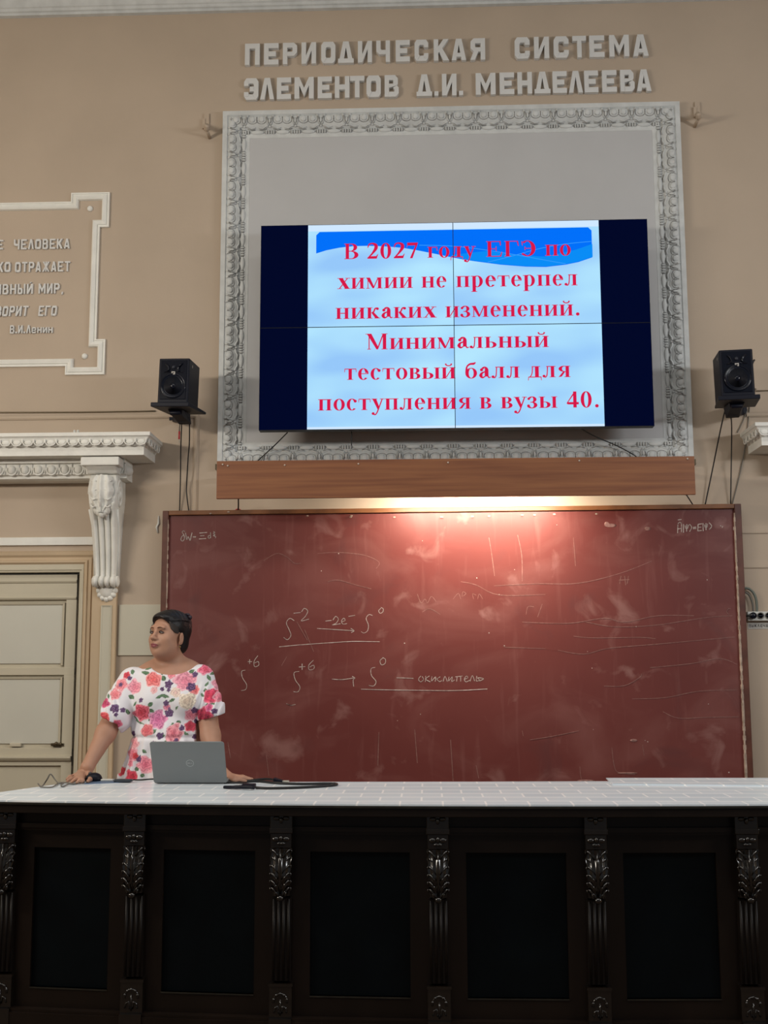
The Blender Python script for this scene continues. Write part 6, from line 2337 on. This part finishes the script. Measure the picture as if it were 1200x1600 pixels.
# ---- eyes, brows
for sg in (-1, 1):
    b = MB()
    Rm = Matrix(Rh.tolist())
    b.ell(hp(sg * 0.031, 0.0815, -0.002), (0.0135, 0.0085, 0.0062), Rm, 14, 10)
    ey = b.build('eye', M['eyewhite'], WM)
    b = MB()
    b.ell(hp(sg * 0.031 - 0.003, 0.0872, -0.0015), (0.0068, 0.0034, 0.0062), Rm, 12, 8)
    b.build('iris', M['iris'], ey)
    b = MB()
    pts = [hp(sg * 0.031 + u * 0.0155, 0.0895 - 0.006 * u * u - (0.002 if sg * u > 0.5 else 0), 0.0035 - 0.0055 * u * u) for u in np.linspace(-1, 1, 9)]
    b.tube(pts, [0.0012, 0.0018, 0.0022, 0.0024, 0.0024, 0.0024, 0.0022, 0.0018, 0.0012], 6)
    b.build('eyelashes', M['lash'], ey)
    b = MB()
    pts = [hp(sg * (0.013 + 0.036 * t), 0.0935 - 0.020 * t * t, 0.0175 + 0.006 * math.sin(math.pi * min(1, t * 0.9 + 0.1)) - 0.004 * t) for t in np.linspace(0, 1, 8)]
    b.tube(pts, [0.0024, 0.0028, 0.003, 0.003, 0.0028, 0.0024, 0.002, 0.001], 6)
    b.build('eyebrow', M['brow'], WM)

# ---- hair
hf = Field(hp(0, 0, 0) - 0.17, hp(0, 0, 0) + 0.17, 0.0036)
e = lambda c, r, k=0.02, op='u': hf.ell(hp(*c), r, Rh, k, op)
e((0, -0.018, 0.034), (0.079, 0.093, 0.078))
e((0, 0.040, 0.070), (0.058, 0.045, 0.030), 0.03)
e((0, -0.062, -0.018), (0.066, 0.050, 0.070), 0.03)
e((0, -0.080, -0.055), (0.048, 0.034, 0.045), 0.03)
e((0.0, -0.075, 0.080), (0.040, 0.034, 0.026), 0.02)
e((0.02, -0.095, 0.060), (0.035, 0.026, 0.032), 0.02)
e((0.01, -0.075, 0.025), (0.060, 0.040, 0.050), 0.03)
e((0, 0.118, -0.020), (0.088, 0.108, 0.094), 0.012, 's')
e((0, 0.060, -0.070), (0.120, 0.072, 0.075), 0.012, 's')
for sg in (-1, 1):
    e((sg * 0.085, -0.004, -0.030), (0.030, 0.026, 0.036), 0.010, 's')
    # combed-back strands
    for t in np.linspace(0.05, 0.95, 9):
        a_ = 1.25 * t
        pts = []
        for s_ in np.linspace(0, 1, 9):
            y = 0.085 - 0.19 * s_
            rr = math.sqrt(max(0.02, 1 - ((y + 0.022) / 0.108) ** 2))
            pts.append(hp(sg * 0.080 * rr * math.sin(a_), y, 0.036 + 0.080 * rr * math.cos(a_)))
        for p_, q_ in zip(pts[1:-1], pts[2:]):
            hf.cone(p_, q_, 0.0038, 0.0038, 0.006)
e((0, 0.118, -0.020), (0.088, 0.108, 0.094), 0.012, 's')
ho, _ = hf.mesh('hair', M['hair'], WM, 1)
b = MB()
for k in range(3):
    a_ = hp(-0.066 - 0.002 * k, 0.045 - 0.008 * k, 0.05)
    b.tube(smooth_path([a_, hp(-0.073 - 0.002 * k, 0.05, 0.02), hp(-0.072 - 0.002 * k, 0.046 - 0.004 * k, -0.006)], 5), 0.0006, 4)
b.build('loose_strands', M['hairgrey'], ho)
b = MB()
Rm = Matrix(Rh.tolist())
b.ell(hp(0.034, -0.088, 0.098), (0.020, 0.012, 0.010), Rm, 12, 8)
b.ell(hp(0.056, -0.086, 0.084), (0.014, 0.012, 0.012), Rm, 12, 8)
b.ell(hp(0.046, -0.092, 0.092), (0.008, 0.010, 0.008), Rm, 10, 6)
b.build('hair_clip', M['clip'], ho, label='dark purple hair clip')
# greying temple
b = MB()
for k in range(9):
    t = k / 8
    pts = [hp(0.055 + 0.006 * t, 0.058 - 0.010 * t, 0.052 - 0.03 * t), hp(0.067 + 0.003 * t, 0.036 - 0.008 * t, 0.036 - 0.034 * t), hp(0.074, 0.012 - 0.006 * t, 0.026 - 0.026 * t)]
    b.tube(smooth_path(pts, 4), 0.0034, 5)
b.build('temple_hair', M['hairgrey'], ho, label='greying hair at the temple')
b = MB()
c = hp(0.079, -0.002, -0.064)
b.lathe([(0.0035, 0.0), (0.005, -0.004), (0.003, -0.010)], c, 'z', 10)
b.build('earring', M['gold'], WM)

# ---- dress
DH = 0.0035
dz0 = 0.42
dr = Field((bx[0] + 0.10, WY - 0.33, dz0), (bx[1] + 0.06, WY + 0.36, P(262, 1028, WY).z), DH)
torso(dr, 0.004)
sleeves(dr, 0.0)
dr.cone(T3(266, 1172, WY), (P(266, 1200, WY).x, WY, 0.62), 0.175, 0.25, 0.05)
dr.cone(T3(234, 1185, WY - 0.02), (P(208, 1230, WY).x, WY, 0.62), 0.10, 0.21, 0.05)
dr.cone(T3(300, 1190, WY - 0.02), (P(315, 1230, WY).x, WY, 0.62), 0.10, 0.19, 0.05)
dr.cone((P(268, 1200, WY).x, WY, 0.62), (P(268, 1200, WY).x, WY, 0.30), 0.25, 0.27, 0.05)
# neckline
dr.ell(T3(268, 1019, WY - 0.07), (0.138, 0.185, 0.112), None, 0.006, 's')
# cut the sleeves at the hem
g = [dr.o[i] + dr.h * np.arange(dr.n[i]) for i in range(3)]
Xg, Yg, Zg = np.meshgrid(*g, indexing='ij', sparse=True)


def hem(axis_a, axis_b, xlim_lo, xlim_hi, zlow):
    a_, b_ = np.array(axis_a), np.array(axis_b)
    n_ = (b_ - a_) / np.linalg.norm(b_ - a_)
    d = (Xg - b_[0]) * n_[0] + (Yg - b_[1]) * n_[1] + (Zg - b_[2]) * n_[2]
    msk = (Xg > xlim_lo) & (Xg < xlim_hi) & (Zg > zlow)
    dr.F[...] = np.where(msk, np.maximum(dr.F, d), dr.F)


xL = P(197, 1100, WY).x
xR = P(312, 1100, WY).x
zw = P(268, 1150, WY).z
# sleeve folds
sfold = 0.005 * np.sin((Xg - xL) * 190 + Zg * 60) * (Xg < xL) * np.clip((P(200, 1062, WY).z - Zg) / 0.1, 0, 1)
sfold2 = 0.005 * np.sin((Xg - xR) * 200 - Zg * 50) * (Xg > xR) * (Zg > zw) * np.clip((P(200, 1062, WY).z - Zg) / 0.1, 0, 1)
dr.F += (sfold + sfold2).astype(np.float32)
hem(T3(206, 1064, WY - 0.06), T3(180, 1121, WY - 0.045), -9, xL, P(200, 1168, WY).z)
hem(T3(316, 1060, WY - 0.03), T3(330, 1119, WY - 0.015), xR, 9, P(200, 1168, WY).z)
# gathers: below the waist and soft folds
zw = P(268, 1150, WY).z
cx_ = P(268, 1150, WY).x
ang_ = np.arctan2(Yg - WY, Xg - cx_)
depth = np.clip((zw + 0.02 - Zg) / 0.10, 0, 1) * np.clip((Zg - 0.4) / 0.2, 0.3, 1)
dr.F += (0.0115 * np.sin(ang_ * 22 + 2.0 * np.sin(ang_ * 5)) * depth + 0.006 * np.sin(ang_ * 9 + 1) * depth).astype(np.float32)
# waist seam groove and bodice gathers just above it
dr.F += (0.007 * np.exp(-((Zg - zw) / 0.010) ** 2) + 0.003 * np.sin(ang_ * 30) * np.exp(-((Zg - zw - 0.035) / 0.03) ** 2)).astype(np.float32)
dr.F[:, :, 0] = 0.05

dm = bpy.data.materials.new('floral_cloth')
dm.use_nodes = True
nt = dm.node_tree
bs = nt.nodes['Principled BSDF']
bs.inputs['Roughness'].default_value = 0.7
bs.inputs['Specular IOR Level'].default_value = 0.2
at = nt.nodes.new('ShaderNodeAttribute')
at.attribute_name = 'print'
nt.links.new(at.outputs['Color'], bs.inputs['Base Color'])
do, dv = dr.mesh('dress', dm, WM, 2)

ROSES = [  # crop px (5x, origin 140,940), radius, outer colour, inner colour
    (350, 670, 52, (240, 170, 185), (225, 120, 145)), (500, 610, 56, (240, 150, 150), (222, 80, 85)), (745, 630, 74, (242, 170, 188), (228, 125, 150)),
    (780, 775, 62, (236, 226, 208), (214, 190, 170)), (690, 715, 38, (240, 226, 210), (220, 180, 175)), (420, 865, 62, (238, 110, 135), (190, 15, 50)),
    (555, 920, 64, (232, 150, 190), (196, 84, 140)), (470, 1000, 46, (238, 140, 145), (215, 80, 95)), (680, 1022, 58, (242, 170, 180), (222, 105, 125)),
    (800, 885, 42, (244, 170, 185), (232, 120, 140)), (795, 972, 36, (215, 60, 90), (165, 15, 45)), (825, 690, 30, (240, 150, 150), (228, 90, 95)),
    (945, 735, 52, (235, 80, 120), (205, 25, 70)), (900, 888, 52, (215, 50, 95), (150, 15, 50)), (885, 530, 44, (240, 130, 160), (215, 50, 85)), (985, 640, 44, (245, 175, 190), (232, 130, 155)),
    (1005, 745, 36, (243, 165, 180), (228, 110, 135)), (915, 500, 30, (240, 140, 165), (226, 90, 120)), (940, 830, 24, (235, 120, 170), (205, 60, 110)),
    (272, 578, 26, (228, 70, 95), (185, 20, 45)), (240, 655, 44, (242, 160, 170), (230, 110, 125)), (205, 725, 40, (243, 165, 175), (228, 110, 120)), (132, 790, 36, (225, 90, 140), (180, 35, 85)),
    (150, 905, 42, (240, 110, 115), (205, 40, 55)), (245, 948, 30, (230, 110, 140), (190, 50, 90)), (620, 825, 26, (232, 160, 180), (205, 100, 135)), (515, 690, 26, (243, 200, 200), (232, 160, 165)), (640, 575, 26, (243, 165, 175), (230, 110, 130)),
    (350, 1185, 48, (244, 165, 180), (230, 115, 135)), (385, 1195, 22, (225, 60, 75), (190, 20, 40)), (470, 1262, 58, (244, 165, 180), (226, 100, 130)), (365, 1352, 46, (232, 70, 100), (195, 15, 45)),
    (262, 1325, 32, (228, 70, 90), (190, 25, 45)), (360, 1105, 40, (242, 185, 190), (232, 140, 150)), (345, 1260, 26, (242, 160, 175), (228, 110, 135)), (600, 1180, 50, (240, 150, 165), (215, 60, 85)), (760, 1200, 55, (242, 160, 180), (226, 100, 130)), (650, 1320, 50, (235, 80, 110), (195, 20, 50)), (880, 1180, 40, (243, 165, 180), (228, 110, 135))]
PURP = [(625, 650, 30), (580, 685, 16), (630, 692, 15), (795, 672, 32), (810, 575, 22), (637, 870, 34), (615, 795, 22), (740, 985, 20), (828, 852, 22), (980, 858, 21), (222, 835, 32), (236, 882, 15), (297, 600, 18), (280, 845, 18), (422, 770, 18), (580, 1042, 26), (703, 1075, 16), (418, 1222, 24), (235, 650, 16), (345, 1030, 20), (830, 1055, 18), (832, 935, 16), (540, 1100, 18)]
LEAF = [(425, 560, 44, 14, 10), (440, 525, 34, 10, -20), (580, 602, 26, 18, 40), (330, 748, 28, 18, 30), (495, 805, 26, 17, -40), (502, 852, 26, 14, 20), (496, 912, 24, 17, -50), (675, 962, 22, 17, 50), (712, 945, 22, 17, -60), (600, 740, 40, 14, 15), (660, 772, 30, 12, -30), (560, 745, 30, 11, -30), (525, 1012, 30, 16, -40), (590, 1040, 30, 14, 0), (780, 552, 28, 16, -30), (738, 566, 22, 14, 20), (312, 552, 22, 16, 70), (365, 800, 26, 10, -50), (310, 862, 24, 12, 70), (400, 942, 50, 8, 20), (370, 920, 40, 7, 40), (795, 735, 20, 13, 10), (765, 1025, 30, 12, 30),
        (900, 700, 24, 12, 80), (935, 805, 30, 15, -20), (968, 795, 18, 14, 60), (915, 600, 30, 12, 60), (940, 560, 26, 12, -40), (905, 650, 24, 10, -60), (205, 662, 22, 14, 60), (195, 690, 18, 12, 20), (460, 1160, 24, 12, 40), (404, 1292, 26, 16, -60), (455, 1340, 18, 16, 20), (380, 510, 40, 9, 10), (690, 640, 20, 10, 60), (880, 735, 20, 10, 50), (150, 740, 24, 8, 60), (560, 560, 22, 10, 60), (700, 830, 18, 7, -60), (640, 1090, 26, 12, 20)]
# cloth print: positions measured on the plane of the dress front
lin = lambda c: np.array(srgb(*c)[:3])
x_of = lambda u: P(140 + u / 5, 1090, WY - 0.10).x
z_of = lambda v: P(250, 940 + v / 5, WY - 0.10).z
kx = (x_of(1000) - x_of(0)) / 1000
U = (dv[:, 0] - x_of(0)) / kx
Vv = (z_of(0) - dv[:, 2]) / ((z_of(0) - z_of(1000)) / 1000)
# undo the parallax of the different depths a little
col = np.tile(lin((238, 236, 238)), (len(dv), 1))
shade = np.array([0.97, 0.97, 1.0])
col *= shade
nz = np.array([mnoise.noise(Vector((a * 0.02, b * 0.02, 0.3))) for a, b in zip(U, Vv)])
nz2 = np.array([mnoise.noise(Vector((a * 0.055, b * 0.055, 4.1))) for a, b in zip(U, Vv)])
# back and lower skirt get the same print repeated
Vw = np.where(Vv > 1420, 700 + (Vv - 1420) % 700, Vv)
for u, v, l, w_, an in LEAF:
    a_ = math.radians(an)
    du, dv_ = U - u, Vw - v
    p_ = du * math.cos(a_) + dv_ * math.sin(a_)
    q_ = -du * math.sin(a_) + dv_ * math.cos(a_)
    r_ = np.abs(q_) / (w_ * np.maximum(0.05, 1 - (p_ / l) ** 2)) + nz2 * 0.3
    m_ = (np.abs(p_) < l) & (r_ < 1)
    cg = lin((92, 122, 96)) * (0.8 + 0.6 * (nz2[m_, None] + 0.2))
    vein = (np.abs(q_[m_]) < 2.0)
    cg[vein] = lin((120, 150, 112))
    col[m_] = cg
for u, v, r, co, ci in ROSES:
    du, dv_ = U - u, Vw - v
    th = np.arctan2(dv_, du)
    d = np.sqrt(du ** 2 + dv_ ** 2) / (1.12 * r * (1 + 0.10 * np.sin(th * 5 + u) + 0.35 * nz))
    m_ = d < 1
    dd, tt = d[m_], th[m_]
    t_ = np.clip(dd * 1.05, 0, 1)[:, None]
    c_ = lin(ci) * (1 - t_) + lin(co) * t_
    pet = np.sin(dd * 15 + 1.8 * np.sin(tt * 2.5 + u) + nz2[m_] * 5)
    c_ = c_ * (1 + 0.22 * pet[:, None])
    line = pet < -0.82
    c_[line] = lin(ci) * 0.85
    c_ = c_ * 0.95 + 0.05 * lin((246, 236, 238))
    fade = np.clip((dd - 0.80) / 0.2, 0, 1)[:, None] * 0.35
    c_ = c_ * (1 - fade) + lin((246, 226, 230)) * fade
    col[m_] = np.clip(c_, 0, 1)
for u, v, r in PURP:
    du, dv_ = U - u, Vw - v
    th = np.arctan2(dv_, du)
    d = np.sqrt(du ** 2 + dv_ ** 2) / (r * (1 + 0.14 * np.sin(th * 5 + v) + 0.3 * nz2))
    m_ = d < 1
    t_ = (0.5 + 0.5 * np.sin(d[m_] * 13 + th[m_] * 2))[:, None]
    col[m_] = lin((66, 42, 72)) * (1 - t_) + lin((136, 106, 150)) * t_
ca_ = do.data.color_attributes.new('print', 'FLOAT_COLOR', 'POINT')
ca_.data.foreach_set('color', np.concatenate([np.clip(col, 0, 1), np.ones((len(col), 1))], 1).astype(np.float32).ravel())
